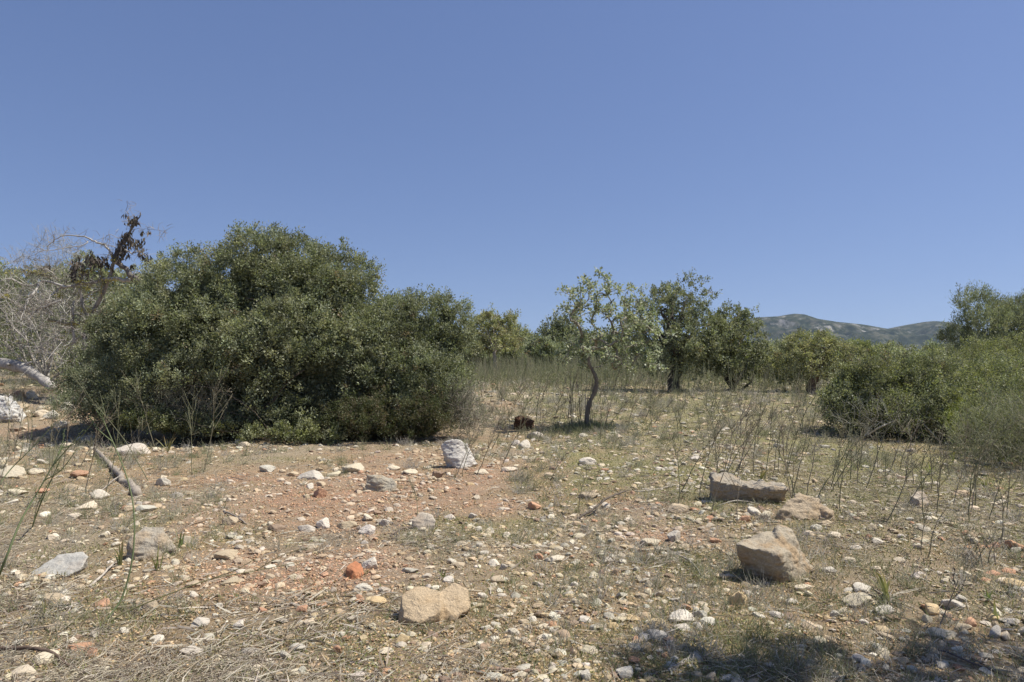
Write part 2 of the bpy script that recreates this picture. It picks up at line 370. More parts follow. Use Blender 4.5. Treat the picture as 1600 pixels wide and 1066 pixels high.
STONE_C = {'white': (0.61, 0.555, 0.455), 'cream': (0.60, 0.52, 0.385), 'grey': (0.52, 0.475, 0.395), 'tan': (0.51, 0.415, 0.285), 'orange': (0.49, 0.29, 0.18), 'brown': (0.33, 0.24, 0.17), 'ochre': (0.60, 0.46, 0.26)}
WORD = {'white': 'white', 'cream': 'cream', 'grey': 'grey', 'tan': 'tan', 'orange': 'orange', 'brown': 'brown', 'ochre': 'ochre'}

# big boulders from joined hulls
def hull_rock(hulls, voxel, amp, seed):
    bm = bmesh.new()
    for pts in hulls:
        vs = [bm.verts.new(p) for p in pts]; r = bmesh.ops.convex_hull(bm, input=vs)
        bmesh.ops.delete(bm, geom=[g for g in r['geom_interior'] if isinstance(g, bmesh.types.BMVert)], context='VERTS')
    me = bpy.data.meshes.new('tmp'); bm.to_mesh(me); bm.free(); o = bpy.data.objects.new('tmp', me); col.objects.link(o)
    md = o.modifiers.new('r', 'REMESH'); md.mode = 'VOXEL'; md.voxel_size = voxel
    dg = bpy.context.evaluated_depsgraph_get(); m2 = bpy.data.meshes.new_from_object(o.evaluated_get(dg))
    bpy.data.objects.remove(o); bpy.data.meshes.remove(me)
    n = len(m2.vertices); v = np.zeros(n * 3); m2.vertices.foreach_get('co', v); v = v.reshape(-1, 3)
    nn = np.zeros(n * 3); m2.vertices.foreach_get('normal', nn); nn = nn.reshape(-1, 3)
    d = fbm3(v, 7, 3, seed) * amp * 1.2 + fbm3(v * np.array([1, 1, 2.8]), 20, 3, seed + 9) * amp * 0.8
    pit = np.clip(fbm3(v, 13, 2, seed + 20) - 0.55, 0, 1) * amp * 2.2
    v = v + nn * (d - pit)[:, None]; m2.vertices.foreach_set('co', v.ravel()); m2.polygons.foreach_set('use_smooth', np.ones(len(m2.polygons), bool)); m2.update()
    return m2
def boulder(px, py, hulls, colr, label, seed, mat=M_rock_big, amp=0.012, voxel=0.012, dy=0.0):
    p = at(px, py); me = hull_rock(hulls, voxel, amp, seed); o = link('boulder', me, mat, None, (p.x, p.y + dy, p.z - 0.015))
    o.color = (*colr, 1); tag(o, label, 'boulder', 'large boulders on the stony field'); return o
LAND = []   # landmarks for describing where a small thing lies: (x, y, words)
def lm(o_or_xy, words):
    if hasattr(o_or_xy, 'location'): LAND.append((o_or_xy.location.x, o_or_xy.location.y, words))
    else: LAND.append((o_or_xy[0], o_or_xy[1], words))
b = boulder(1215, 905, [[(-.30, -.03, .27), (-.27, .06, .24), (-.06, -.17, .235), (-.03, -.06, .0), (-.17, .06, .0), (-.2, .12, 0), (.06, .22, .30), (-.12, .2, .27), (.12, .02, 0), (.10, -.02, .22), (.0, .25, 0), (-.24, .0, .15)],
    [(.0, -.08, .22), (.07, .2, .345), (.15, .2, .34), (.19, .13, .25), (.31, .10, .05), (.29, .2, 0), (.10, -.06, 0), (.0, -.08, 0), (.2, .28, 0), (.0, .26, .2)]],
    (0.44, 0.375, 0.275), 'largest tan angular boulder at right with a dark overhanging brown face', 11, M_rust); lm(b, 'the largest tan boulder')
b = boulder(1172, 786, [[(-.39, .06, 0), (-.37, -.01, .245), (-.33, .25, .28), (-.16, .27, .27), (.0, .22, .20), (.02, -.05, .18), (.02, .05, 0), (-.3, .33, 0), (.0, .3, 0), (-.2, -.04, .22), (-.2, .06, 0)],
    [(-.03, -.05, .18), (.40, -.04, .16), (.41, .2, .19), (.0, .24, .2), (.0, .06, 0), (.37, .05, 0), (.34, .28, 0), (.0, .3, 0)]],
    (0.37, 0.325, 0.255), 'long grey brown slab boulder with flat pale top and rough dark side', 12, amp=0.016); lm(b, 'the long grey slab boulder')
b = boulder(1256, 812, [[(-.25, 0, 0), (-.22, .0, .10), (-.06, .08, .2), (.02, .15, .235), (.2, .12, .17), (.24, .05, .08), (.18, -.02, 0), (-.15, .25, 0), (.2, .3, 0), (.0, -.05, .03)],
    [(.12, -.1, 0), (.2, -.08, .1), (.27, .02, .1), (.3, .0, 0), (.2, .1, .14), (.15, .1, 0)]],
    (0.45, 0.36, 0.25), 'low rounded tan boulder with a dark slot, between the slab and the largest boulder', 13); lm(b, 'the slotted tan boulder')
b = boulder(676, 974, [[(-.21, .02, 0), (-.17, -.02, .06), (-.2, .1, .15), (-.1, .2, .17), (.03, .15, .155), (.05, .0, .08), (-.08, -.06, .045), (-.1, -.04, 0), (.05, .22, 0), (.04, .0, 0), (-.18, .2, 0)],
    [(.0, .02, 0), (.0, .14, .14), (.1, .24, .17), (.19, .2, .14), (.21, .12, .06), (.12, .02, .04), (.1, .0, 0), (.2, .25, 0), (.0, .25, 0)]],
    (0.55, 0.425, 0.275), 'heart shaped sandy boulder lying flat in the front centre', 14, amp=0.007, voxel=0.009); lm(b, 'the heart shaped boulder')
b = boulder(716, 731, [[(-.17, .12, 0), (-.25, .05, .3), (-.18, .05, .38), (-.02, .05, .40), (.12, .1, .33), (.2, .08, .15), (.27, .12, .04), (.24, .2, 0), (-.02, -.08, .02), (.05, -.1, 0), (-.12, .2, .3), (.1, .25, 0), (-.14, -.02, .16)]],
    (0.60, 0.565, 0.50), 'white pitted boulder leaning at the right foot of the big bush', 15, M_stone('white_limestone', (0.42, 0.38, 0.33), 0.4, 0.9, 1.3), amp=0.012); lm(b, 'the white pitted boulder')
b = boulder(228, 873, [[(-.17, 0, 0), (-.15, .0, .17), (-.08, .12, .24), (.06, .14, .22), (.1, .02, .14), (.04, -.08, .0), (-.03, -.08, .0), (.14, .08, .12), (.19, .1, .08), (.18, .12, 0), (.0, .25, 0), (-.15, .2, 0)]],
    (0.42, 0.37, 0.29), 'upright angular grey tan stone between green leaf tufts at left', 16, amp=0.009, voxel=0.01); lm(b, 'the angular stone at left')
b = boulder(88, 898, [[(-.2, .0, 0), (-.19, .02, .035), (-.06, .12, .13), (.1, .14, .14), (.18, .08, .12), (.17, .0, .05), (.08, -.05, .0), (-.1, -.04, .0), (.1, .2, 0), (-.08, .16, 0)]],
    (0.44, 0.42, 0.37), 'smooth pale grey lens shaped boulder at the left edge', 17, amp=0.004, voxel=0.009, mat=M_rock); lm(b, 'the lens shaped boulder')
b = boulder(594, 768, [[(-.2, 0, .02), (-.17, .05, .2), (-.05, .1, .19), (.12, .1, .16), (.2, .02, .1), (.2, -.02, .02), (.08, -.05, 0), (-.08, .02, 0), (.1, .22, 0), (-.18, .2, 0)]],
    (0.40, 0.36, 0.28), 'mossy grey block boulder with reddish underside on the red earth', 18, amp=0.012); lm(b, 'the mossy grey block')
b = boulder(820, 672, [[(-.22, 0, 0), (-.21, .0, .26), (-.1, .1, .3), (.1, .12, .27), (.2, .08, .2), (.2, .03, .05), (.05, -.08, 0), (.02, -.07, .24), (.1, .25, 0), (-.2, .2, 0)]],
    (0.115, 0.062, 0.038), 'dark rust brown block beside the fig tree base', 19, amp=0.02, mat=M_attr('rust_block', 0.9, 0.1, 0, 0.5, 20, 0.8, 40, objcol=True)); lm(b, 'the rust brown block')
b = boulder(662, 828, [[(-.12, 0, .0), (-.11, .02, .1), (-.05, .08, .16), (.06, .08, .15), (.11, .02, .1), (.1, 0, .02), (.03, -.04, 0), (-.05, -.03, 0), (.05, .12, 0), (-.06, .12, 0)]],
    (0.44, 0.38, 0.30), 'round tan disc of rock standing on edge behind a thin stalk', 20, amp=0.004, voxel=0.009, mat=M_rock); lm(b, 'the round tan disc of rock')
b = boulder(554, 902, [[(-.07, 0, 0), (-.07, .03, .08), (-.02, .1, .1), (.03, .06, .09), (.065, .0, .04), (.04, -.05, .0), (.0, -.03, .07), (-.02, -.05, 0), (.05, .1, 0), (-.05, .1, 0)]],
    (0.42, 0.18, 0.09), 'cube shaped terracotta red rock on the bare earth', 21, amp=0.003, voxel=0.006, mat=M_rock); lm(b, 'the terracotta red rock')
b = boulder(1437, 792, [[(-.1, 0, 0), (-.09, .0, .13), (.0, .06, .17), (.09, .05, .14), (.11, .0, .03), (.0, -.05, 0), (-.03, -.04, .09), (.05, .12, 0)]],
    (0.52, 0.45, 0.36), 'pointed cream rock with rusty face among the stalks at right', 22, amp=0.006, voxel=0.009); lm(b, 'the pointed cream rock')
b = boulder(11, 660, [[(-.5, 0, 0), (-.45, .1, .5), (-.1, .2, .62), (.2, .1, .35), (.3, 0, 0), (.0, -.1, .1), (.1, .4, 0)]],
    (0.62, 0.60, 0.55), 'large white rock at the left edge below the fallen log', 23, amp=0.03, voxel=0.025); lm(b, 'the white left edge rock')

for (px, py, w) in ((430, 700, 'the big bush'), (920, 672, 'the fig tree'), (1050, 620, 'the carob tree'), (1420, 700, 'the dark right bush'),
                    (185, 745, 'the broken branch'), (1070, 975, 'the white stone cluster'), (1480, 985, 'the lower right shade'), (1070, 1040, 'the stick in the shade'),
                    (930, 800, 'the central dead branch'), (1390, 925, 'the curling strap leaves'), (60, 800, 'the tall green stalk at left'), (290, 1030, 'the front left corner'),
                    (1560, 900, 'the right edge'), (840, 1030, 'the bottom edge'), (300, 750, 'the red earth'), (1240, 720, 'the stalks beyond the slab')):
    lm(at(px, py), w)

STONES = [(100,642,24,12,'white',0),(60,652,18,10,'cream',0),(45,622,20,9,'cream',0),(118,628,22,10,'white',0),(30,640,16,8,'tan',0),(95,618,14,8,'cream',0),(130,690,22,10,'white',0),(60,690,20,9,'tan',0),(20,622,16,9,'orange',0),(90,668,18,9,'grey',0),(100,700,20,8,'cream',0),
(151,781,22,15,'white',1),(251,760,20,15,'grey',0),(272,778,18,9,'grey',1),(348,876,33,17,'tan',0),(328,778,16,11,'cream',0),(356,822,22,16,'tan',0),(222,801,24,12,'grey',0),(200,800,16,10,'tan',0),(288,850,12,12,'cream',1),
(198,712,42,17,'grey',0),(76,656,20,13,'white',1),(240,1005,20,11,'white',0),(321,1001,18,11,'grey',1),(306,980,28,13,'white',0),(368,982,24,9,'white',0),(386,1025,32,14,'grey',0),(294,1027,34,11,'white',0),(56,1040,40,16,'cream',0),(26,1062,34,16,'cream',0),
(120,1020,30,15,'orange',0),(139,1028,17,14,'orange',0),(232,955,26,18,'tan',0),(153,950,22,10,'orange',0),(298,918,20,9,'tan',0),(50,742,20,9,'cream',0),(62,725,16,7,'white',0),(8,748,30,18,'cream',0),(76,943,30,13,'tan',0),
(414,738,22,12,'grey',0),(482,750,44,14,'grey',0),(550,740,32,16,'cream',0),(614,735,20,8,'cream',0),(498,778,21,17,'orange',0),(482,764,12,9,'white',1),(683,748,21,14,'brown',0),(430,831,28,13,'brown',0),(476,832,26,14,'grey',1),(502,826,22,17,'white',0),
(572,836,30,17,'white',0),(573,815,18,12,'cream',0),(600,822,18,12,'grey',0),(540,826,30,14,'tan',0),(576,890,26,20,'white',0),(568,925,28,12,'white',0),(588,946,26,14,'ochre',0),(560,940,15,12,'orange',0),(470,958,19,14,'orange',0),(552,972,16,12,'cream',0),
(628,1008,22,18,'ochre',1),(602,1024,24,12,'cream',0),(558,1064,26,15,'white',1),(462,1020,24,16,'grey',1),(444,1032,16,16,'white',0),(526,1022,14,14,'orange',0),(700,912,17,13,'white',0),(714,888,24,12,'tan',0),(692,895,14,9,'cream',0),(640,897,26,12,'grey',0),
(778,912,22,14,'tan',1),(772,886,18,12,'white',1),(787,892,13,12,'white',0),(702,812,18,10,'white',0),(738,810,14,9,'white',0),(836,686,26,13,'white',0),(819,702,20,16,'white',1),(806,696,14,9,'white',0),(919,727,27,14,'white',0),(1033,736,16,6,'white',0),
(922,780,31,13,'tan',0),(836,798,20,15,'orange',0),(1062,802,30,16,'tan',0),(1020,854,30,15,'cream',0),(1056,846,24,18,'grey',0),(1068,860,22,8,'tan',0),(870,880,27,13,'cream',0),(842,876,14,13,'orange',0),(1016,919,18,13,'cream',1),(900,945,16,11,'cream',1),
(912,936,14,9,'cream',0),(898,918,12,10,'white',0),(958,984,19,14,'ochre',1),(928,986,12,10,'white',1),(1030,1003,36,22,'white',0),(1012,1020,17,17,'ochre',0),(1048,1006,24,12,'brown',0),(1068,975,40,20,'white',0),(1096,968,22,19,'grey',0),(1108,978,25,15,'white',0),
(1094,986,11,20,'white',0),(1070,987,28,12,'white',0),(988,972,25,13,'ochre',0),(975,970,14,13,'cream',0),(1025,981,34,12,'ochre',0),(978,1063,27,23,'white',0),(916,1065,18,18,'white',0),(872,1024,13,11,'white',1),(856,1018,13,10,'white',0),(841,1023,15,11,'white',1),
(1158,947,27,24,'ochre',0),(1112,1065,20,12,'tan',1),(1137,1066,20,12,'grey',0),(994,1006,12,12,'orange',0),(1278,829,16,10,'white',0),(1266,838,16,9,'cream',0),(1308,841,20,9,'cream',0),(1292,822,22,10,'tan',0),(1374,850,14,8,'white',0),(1352,926,28,10,'white',0),(1350,951,40,9,'cream',0),
(1387,963,23,17,'white',0),(1464,962,25,17,'ochre',1),(1496,953,28,15,'grey',0),(1484,1001,35,15,'cream',1),(1522,981,22,14,'orange',1),(1510,988,24,11,'tan',0),(1562,999,17,17,'white',1),(1578,1002,19,13,'cream',1),(1586,978,22,12,'white',0),(1560,972,18,12,'ochre',1),(1548,1033,22,10,'cream',1),
(1478,1047,20,12,'grey',1),(1268,984,20,12,'tan',1),(1520,875,16,15,'tan',0),(1592,920,26,14,'ochre',0),(1556,900,17,8,'orange',0),(1582,898,18,8,'orange',0),(1545,912,14,8,'orange',0),(1594,861,22,14,'orange',0),(1260,925,26,11,'cream',0),(1218,967,24,12,'grey',0),(1506,940,16,9,'grey',0),(1500,1020,14,9,'white',0),
(1448,1035,12,8,'grey',0),(1205,1046,18,10,'grey',0),(1190,968,20,9,'white',0),(1130,905,20,9,'tan',0),(1120,850,18,10,'orange',0),(1165,815,16,10,'orange',0),(1200,812,20,14,'cream',0),(1182,806,20,14,'white',0),(1088,720,18,8,'white',0),(1140,700,16,7,'cream',0),(1220,700,16,7,'white',0),(1075,693,12,6,'white',0),
(752,742,22,7,'cream',0),(795,738,26,8,'cream',0),(860,745,18,7,'tan',0),(700,722,16,8,'cream',0),(905,842,20,8,'cream',0),(950,880,16,9,'white',0),(976,858,14,8,'tan',0),(1003,935,20,10,'tan',0),(810,858,16,9,'cream',0),(792,838,14,8,'white',0),(756,868,16,9,'white',0),(668,868,14,9,'cream',0),
(640,742,22,10,'cream',0),(520,745,20,9,'cream',0),(500,760,14,8,'tan',0),(455,745,18,9,'tan',0),(378,700,18,10,'cream',0),(372,695,12,9,'white',0),(20,775,26,10,'cream',0),(105,765,22,9,'tan',0),(128,798,26,10,'cream',0),(112,812,20,9,'cream',0),(60,772,18,8,'orange',0),(118,748,26,12,'orange',0),
(355,915,24,10,'tan',0),(420,890,16,8,'white',0),(455,905,14,9,'cream',0),(410,960,16,10,'orange',0),(500,950,16,9,'orange',0),(340,950,14,8,'white',0),(425,990,14,8,'tan',0),(190,990,14,9,'white',0),(160,1040,18,10,'tan',0),(80,985,18,9,'tan',0),(660,1018,16,8,'cream',0),(760,985,18,10,'white',0),
(742,1012,18,9,'cream',0),(792,1000,14,9,'cream',0),(818,975,18,9,'tan',0),(855,985,14,8,'cream',0),(875,960,16,9,'grey',0),(1330,880,18,8,'cream',0),(1410,880,16,8,'cream',0),(1440,905,20,9,'grey',0),(1300,895,20,9,'grey',0),(1240,945,20,9,'white',0),(1320,960,20,9,'cream',0),(1390,1000,20,10,'tan',0),(1340,860,16,8,'white',0)]
def rel_words(x, y, skip=None):
    best = sorted(LAND, key=lambda l: (l[0] - x) ** 2 + ((l[1] - y) * 0.8) ** 2)[0]
    dx, dy = x - best[0], y - best[1]; d = math.hypot(dx, dy)
    side = ('right of' if dx > 0 else 'left of') if abs(dx) > abs(dy) else ('behind' if dy > 0 else 'before')
    how = ('touching close ' if d < 0.3 else 'just ' if d < 0.8 else 'well ') + side
    return how.replace('touching close', 'close') + ' ' + best[2]
ROCKM = {}
def rock_mesh(kind, i):
    key = (kind, i)
    if key not in ROCKM:
        if kind == 1: p, t = rockshape(4, 500 + i, 8, 0.9, 0.05)
        else: p, t = rockshape(4, 900 + i, 8, 4.0, 0.06)
        mb = MB(); mb.add(p, None, t); ROCKM[key] = mb.mesh('stone', kind == 1)
    return ROCKM[key]
stone_rng = np.random.default_rng(5)
USED = {}
ALLST = []
def put_stone(px, py, w, h, c, rnd, P=None, W=None):
    r = stone_rng
    p = at(px, py) if P is None else P
    m_px = math.hypot(p.x, p.y) / FPX * 1.0
    wid = w * m_px if W is None else W
    th = math.atan2(EYE - p.z, max(p.y, 0.5)); dep = wid * r.uniform(0.65, 0.95)
    hh = h * m_px if W is None else wid * r.uniform(0.35, 0.6)
    hei = (hh - dep * math.sin(th) * 0.8) / math.cos(th) if W is None else hh
    hei = float(np.clip(hei, 0.30 * wid, 1.1 * wid))
    me = rock_mesh(rnd, int(r.integers(0, 16)))
    o = link('stone', me, M_rock, None, (p.x, p.y + dep * 0.45, 0)); o.scale = (wid / 2 * 1.03, dep / 2, hei * 0.72)
    o.rotation_euler = (r.uniform(-.2, .2), r.uniform(-.2, .2), r.uniform(-.4, .4) + (math.pi if r.random() < .5 else 0))
    o.location.z = Hf(p.x, p.y + dep * 0.45) + hei * 0.25
    cc = np.array(STONE_C[c]) * r.uniform(0.85, 1.12) * (1 + r.normal(0, 0.012, 3)); o.color = (*cc, 1)
    flat = 'flat' if hei < 0.4 * wid else ('smooth rounded' if rnd else 'angular')
    size = 'small' if wid < 0.09 else ('fist sized' if wid < 0.14 else 'hand wide')
    ALLST.append((o, size, WORD[c], flat, w * h if W is None else (wid / m_px) ** 2 * .5))
for s in STONES: put_stone(*s)
# further loose stones, the largest of the fill
tries = 0
taken = [(o.location.x, o.location.y, o.scale.x) for o, *_ in ALLST]
while len(ALLST) < 287 and tries < 4000:
    tries += 1
    px = stone_rng.uniform(-10, 1610); py = 700 + 360 * stone_rng.random() ** 0.9
    if py < 720 and px < 740: continue
    p = at(px, py); wpx = stone_rng.uniform(9, 15) * (0.7 + 0.5 * (py - 650) / 400)
    W = wpx * math.hypot(p.x, p.y) / FPX
    if any((p.x - a) ** 2 + (p.y - b_) ** 2 < (W + c_) ** 2 * 0.8 for a, b_, c_ in taken): continue
    c = stone_rng.choice(['white', 'cream', 'grey', 'tan', 'orange', 'ochre', 'brown'], p=[.13, .34, .14, .24, .03, .07, .05])
    put_stone(px, py, 0, 0, c, int(stone_rng.random() < .35), p, W); taken.append((p.x, p.y, W / 2))
lab = {}
for o, size, cw, fl, ar in ALLST: lab.setdefault((f'{size} {fl} {cw} stone', rel_words(o.location.x, o.location.y)), []).append(o)
ORD = ['nearest', 'second nearest', 'third nearest', 'fourth nearest', 'fifth nearest', 'sixth nearest', 'seventh nearest']
for (a, b_), L in lab.items():
    L.sort(key=lambda o: o.location.y)
    for k, o in enumerate(L):
        t = f'{a} {b_}' if len(L) == 1 else f'{a} {b_}, {ORD[min(k, 6)]}'
        if len(t.split()) > 16: t = t.replace('the ', '')
        if len(t.split()) > 16: t = t.replace('just ', '').replace('well ', '')
        tag(o, t, 'stone', 'loose stones on the field')

# countless gravel and pebbles
def scatter_pts(n, dmin, dmax, power, rng, ang=52):
    """ground points, denser near the camera so that they stay even across the view"""
    u = rng.random(n); e = 1 - power
    d = (dmin ** e + u * (dmax ** e - dmin ** e)) ** (1 / e) if abs(e) > 1e-6 else dmin * (dmax / dmin) ** u
    a = np.radians(rng.uniform(-ang, ang, n)); return d * np.sin(a), d * np.cos(a), d
def bush_mask(x, y):
    """True where the big bushes stand"""
    return (((x + 4.3) / 3.3) ** 2 + ((y - 14.0) / 2.4) ** 2 < 1) | (((x + 1.6) / 1.5) ** 2 + ((y - 13.4) / 1.6) ** 2 < 1)
def gravel():
    r = np.random.default_rng(77)
    T = [rockshape(1, 40 + i, 9, 1.0, 0.0) for i in range(14)]; T2 = [rockshape(2, 70 + i, 7, 4.0, 0.05) for i in range(16)]
    mb = MB()
    def put(n, dmin, dmax, pw, s0, s1, TT, clump):
        x, y, d = scatter_pts(n, dmin, dmax, pw, r)
        den = 0.62 + clump * fbm2(x, y, 0.8, 3, 61) + clump * 0.5 * fbm2(x, y, 3.0, 2, 63)
        keep = (r.random(n) < den) & ~bush_mask(x, y); x, y, d = x[keep], y[keep], d[keep]; m = len(x)
        s = s0 * (s1 / s0) ** (r.random(m) ** 1.35) * (0.68 + 0.05 * d) / 2
        red = masks(x, y)[0]
        C = pal([(0.56, .505, .40), (.51, .435, .31), (.41, .37, .29), (.42, .33, .215), (.43, .25, .15), (.47, .37, .225), (.25, .18, .125)], m, 0.13, r, [.14, .28, .18, .22, .04, .08, .06])
        C = C * (1 - 0.35 * red[:, None]) + 0.35 * red[:, None] * np.array([0.50, .33, .22])
        z = H(x, y); ti = r.integers(0, len(TT), m)
        ax = r.uniform(0.6, 1.1, (m, 3)); ax[:, 2] = r.uniform(0.3, 0.65, m); a = r.uniform(0, 6.28, m); ca, sa = np.cos(a), np.sin(a)
        for k, (tv, tt) in enumerate(TT):
            ii = np.where(ti == k)[0]
            V = tv[None] * (ax[ii] * s[ii, None])[:, None, :]; tl = r.normal(0, 0.22, (len(ii), 1)); V[..., 2] += V[..., 0] * tl
            X = V[..., 0] * ca[ii, None] - V[..., 1] * sa[ii, None] + x[ii, None]; Y = V[..., 0] * sa[ii, None] + V[..., 1] * ca[ii, None] + y[ii, None]
            Z = V[..., 2] + (z[ii] + s[ii] * 0.12)[:, None]
            nv = len(tv); Tt = (np.arange(len(ii))[:, None, None] * nv + tt[None]).reshape(-1, 3)
            mb.add(np.stack([X, Y, Z], -1).reshape(-1, 3), None, Tt, np.repeat(C[ii], nv, 0))
    put(12000, 2.6, 30, 1.35, 0.030, 0.098, T2, 0.7)
    put(6500, 5.5, 13, 0.6, 0.030, 0.10, T2, 0.8)
    put(32000, 2.4, 18, 1.3, 0.010, 0.035, T, 0.35)
    put(8000, 12, 55, 1.2, 0.04, 0.14, T, 0.5)
    n = 130000; x, y, d = scatter_pts(n, 2.4, 20, 1.25, r); red, grn, gy = masks(x, y); k = (r.random(n) < .35 + .65 * red) & ~bush_mask(x, y); x, y, d, red, grn, gy = (q[k] for q in (x, y, d, red, grn, gy)); m = len(x)
    C = TAN + (GREY - TAN) * gy[:, None] * .8; C = C + (MOSS - C) * (grn * .6)[:, None]; C = C + (RED - C) * red[:, None]; C = np.clip(C * (1.12 + r.normal(0, .25, (m, 1))) + r.normal(0, .01, (m, 3)), .03, .8)
    s = r.uniform(.004, .013, m) * (.8 + .03 * d); a = r.uniform(0, 6.28, m); ca, sa = np.cos(a), np.sin(a); z = H(x, y)
    for k in range(len(T)):
        ii = np.arange(k, m, len(T)); tv, tt = T[k]; V = tv[None] * s[ii, None, None] * np.array([1, .8, .7]); X = V[..., 0] * ca[ii, None] - V[..., 1] * sa[ii, None] + x[ii, None]; Y = V[..., 0] * sa[ii, None] + V[..., 1] * ca[ii, None] + y[ii, None]
        mb.add(np.stack([X, Y, V[..., 2] + (z[ii] + s[ii] * .3)[:, None]], -1).reshape(-1, 3), None, (np.arange(len(ii))[:, None, None] * len(tv) + tt[None]).reshape(-1, 3), np.repeat(C[ii], len(tv), 0))
    tag(mb.build('gravel', M_peb, smooth=False), 'pale gravel and pebbles strewn over the field', 'gravel', kind='stuff')
gravel()

# ------------------------------------------------------------------ litter, grass, ground cover (nobody could count them)
def ground_stuff():
    r = np.random.default_rng(99)
    # dry twigs and straw lying on the ground
    mb = MB(); n = 120000
    x, y, d = scatter_pts(n, 2.3, 24, 1.35, r)
    den = 0.25 + 0.75 * fbm2(x, y, 0.7, 3, 51) + 0.5 * fbm2(x, y, 2.6, 2, 57) + 0.35 * sstep(-1.5, -4, x) * sstep(9, 4, y) + 0.2 * sstep(1.5, 4, x) - 0.8 * masks(x, y)[0]
    k = (r.random(n) < np.clip(den, 0.06, 1)) & ~bush_mask(x, y); x, y, d = x[k], y[k], d[k]; m = len(x)
    L = r.uniform(0.03, 0.20, m) * (0.8 + 0.03 * d); a = r.uniform(0, 6.28, m); z = H(x, y)
    A = np.stack([x, y, z + r.uniform(0.0, 0.02, m)], 1); B = A + np.stack([np.cos(a) * L, np.sin(a) * L, r.normal(0, 0.12, m) * L], 1)
    B[:, 2] = H(B[:, 0], B[:, 1]) + r.uniform(0.0, 0.05, m)
    C = pal([(.50, .44, .33), (.40, .35, .26), (.58, .51, .39), (.22, .175, .135), (.13, .10, .08)], m, .12, r, [.28, .2, .14, .2, .18])
    sticks(mb, A, B, r.normal(0, 0.06, (m, 3)) * L[:, None] + np.array([0, 0, 0.006]), r.uniform(0.0010, 0.0026, m) * (0.8 + 0.06 * d), 0.0008 * (0.8 + 0.06 * d), C)
    tag(mb.build('twig_litter', M_twig), 'grey straw and twig litter lying on the ground', 'litter', kind='stuff')
    # flat dead strap leaves, curled, pale
    mb = MB(); n = 48000
    x, y, d = scatter_pts(n, 2.3, 18, 1.4, r)
    den = 0.1 + 0.9 * fbm2(x, y, 0.9, 3, 151) + 0.5 * sstep(-1.5, -3.5, x) * sstep(8, 4, y) + 0.25 * sstep(1.5, 4, x) - 0.9 * masks(x, y)[0]
    k = (r.random(n) < np.clip(den, 0.04, 1)) & ~bush_mask(x, y); x, y, d = x[k], y[k], d[k]; m = len(x)
    a = r.uniform(0, 6.28, m); L = r.uniform(0.05, 0.22, m); D = np.stack([np.cos(a), np.sin(a), r.uniform(-.02, .25, m)], 1)
    P = np.stack([x, y, H(x, y) + 0.008], 1)
    blades(mb, P, D, L, r.uniform(0.004, 0.011, m) * (0.8 + 0.04 * d), r.normal(0, 0.2, (m, 3)) * L[:, None] * np.array([1, 1, 0.1]), pal([(.52, .47, .38), (.42, .37, .31), (.36, .30, .22), (.25, .20, .15)], m, .12, r, [.35, .3, .2, .15]))
    tag(mb.build('dead_leaf_litter', M_grass), 'pale curled dead leaf litter on the ground', 'litter', kind='stuff')
    # short grass, green and dry
    mb = MB(); n = 230000
    x, y, d = scatter_pts(n, 2.3, 45, 1.3, r)
    red, grn, _ = masks(x, y)
    den = 0.34 + 1.7 * grn + 0.6 * fbm2(x, y, 2.2, 2, 44) - 0.8 * red
    k = (r.random(n) < np.clip(den, 0.02, 1)) & ~bush_mask(x, y); x, y, d = x[k], y[k], d[k]; m = len(x)
    L = r.uniform(0.012, 0.055, m) * (0.9 + 0.03 * d); D = np.stack([r.normal(0, .45, m), r.normal(0, .45, m), np.ones(m)], 1)
    C = pal([(.17, .20, .08), (.22, .23, .10), (.31, .28, .14), (.44, .39, .26), (.13, .16, .07)], m, .15, r, [.22, .27, .22, .17, .12])
    blades(mb, np.stack([x, y, H(x, y) - 0.003], 1), D, L, r.uniform(0.002, 0.005, m) * (0.8 + 0.07 * d), r.normal(0, 0.35, (m, 3)) * L[:, None] * np.array([1, 1, .2]), C)
    tag(mb.build('grass', M_grass), 'thin short green and straw coloured grass', 'grass', kind='stuff')
    # tiny leaved ground cover, in patches
    mb = MB(); n = 170000
    x, y, d = scatter_pts(n, 2.3, 30, 1.35, r)
    red, grn, _ = masks(x, y)
    den = 0.14 + 1.7 * grn + 0.9 * fbm2(x, y, 1.6, 3, 144) - 0.6 * red
    k = (r.random(n) < np.clip(den, 0.01, 1)) & ~bush_mask(x, y); x, y, d = x[k], y[k], d[k]; m = len(x)
    P = np.stack([x, y, H(x, y) + r.uniform(0, 0.022, m)], 1); D = r.normal(0, 1, (m, 3)) * np.array([1, 1, .5])
    leaves(mb, P, D, np.array([0, 0, 1.]) + r.normal(0, .3, (m, 3)), r.uniform(.008, .018, m) * (0.8 + 0.07 * d), r.uniform(.005, .011, m) * (0.8 + 0.07 * d), pal([(.22, .235, .085), (.29, .275, .10), (.34, .29, .13), (.16, .20, .075)], m, .15, r))
    tag(mb.build('ground_cover', M_leaf), 'low mossy olive ground cover between the stones', 'ground cover', kind='stuff')
ground_stuff()

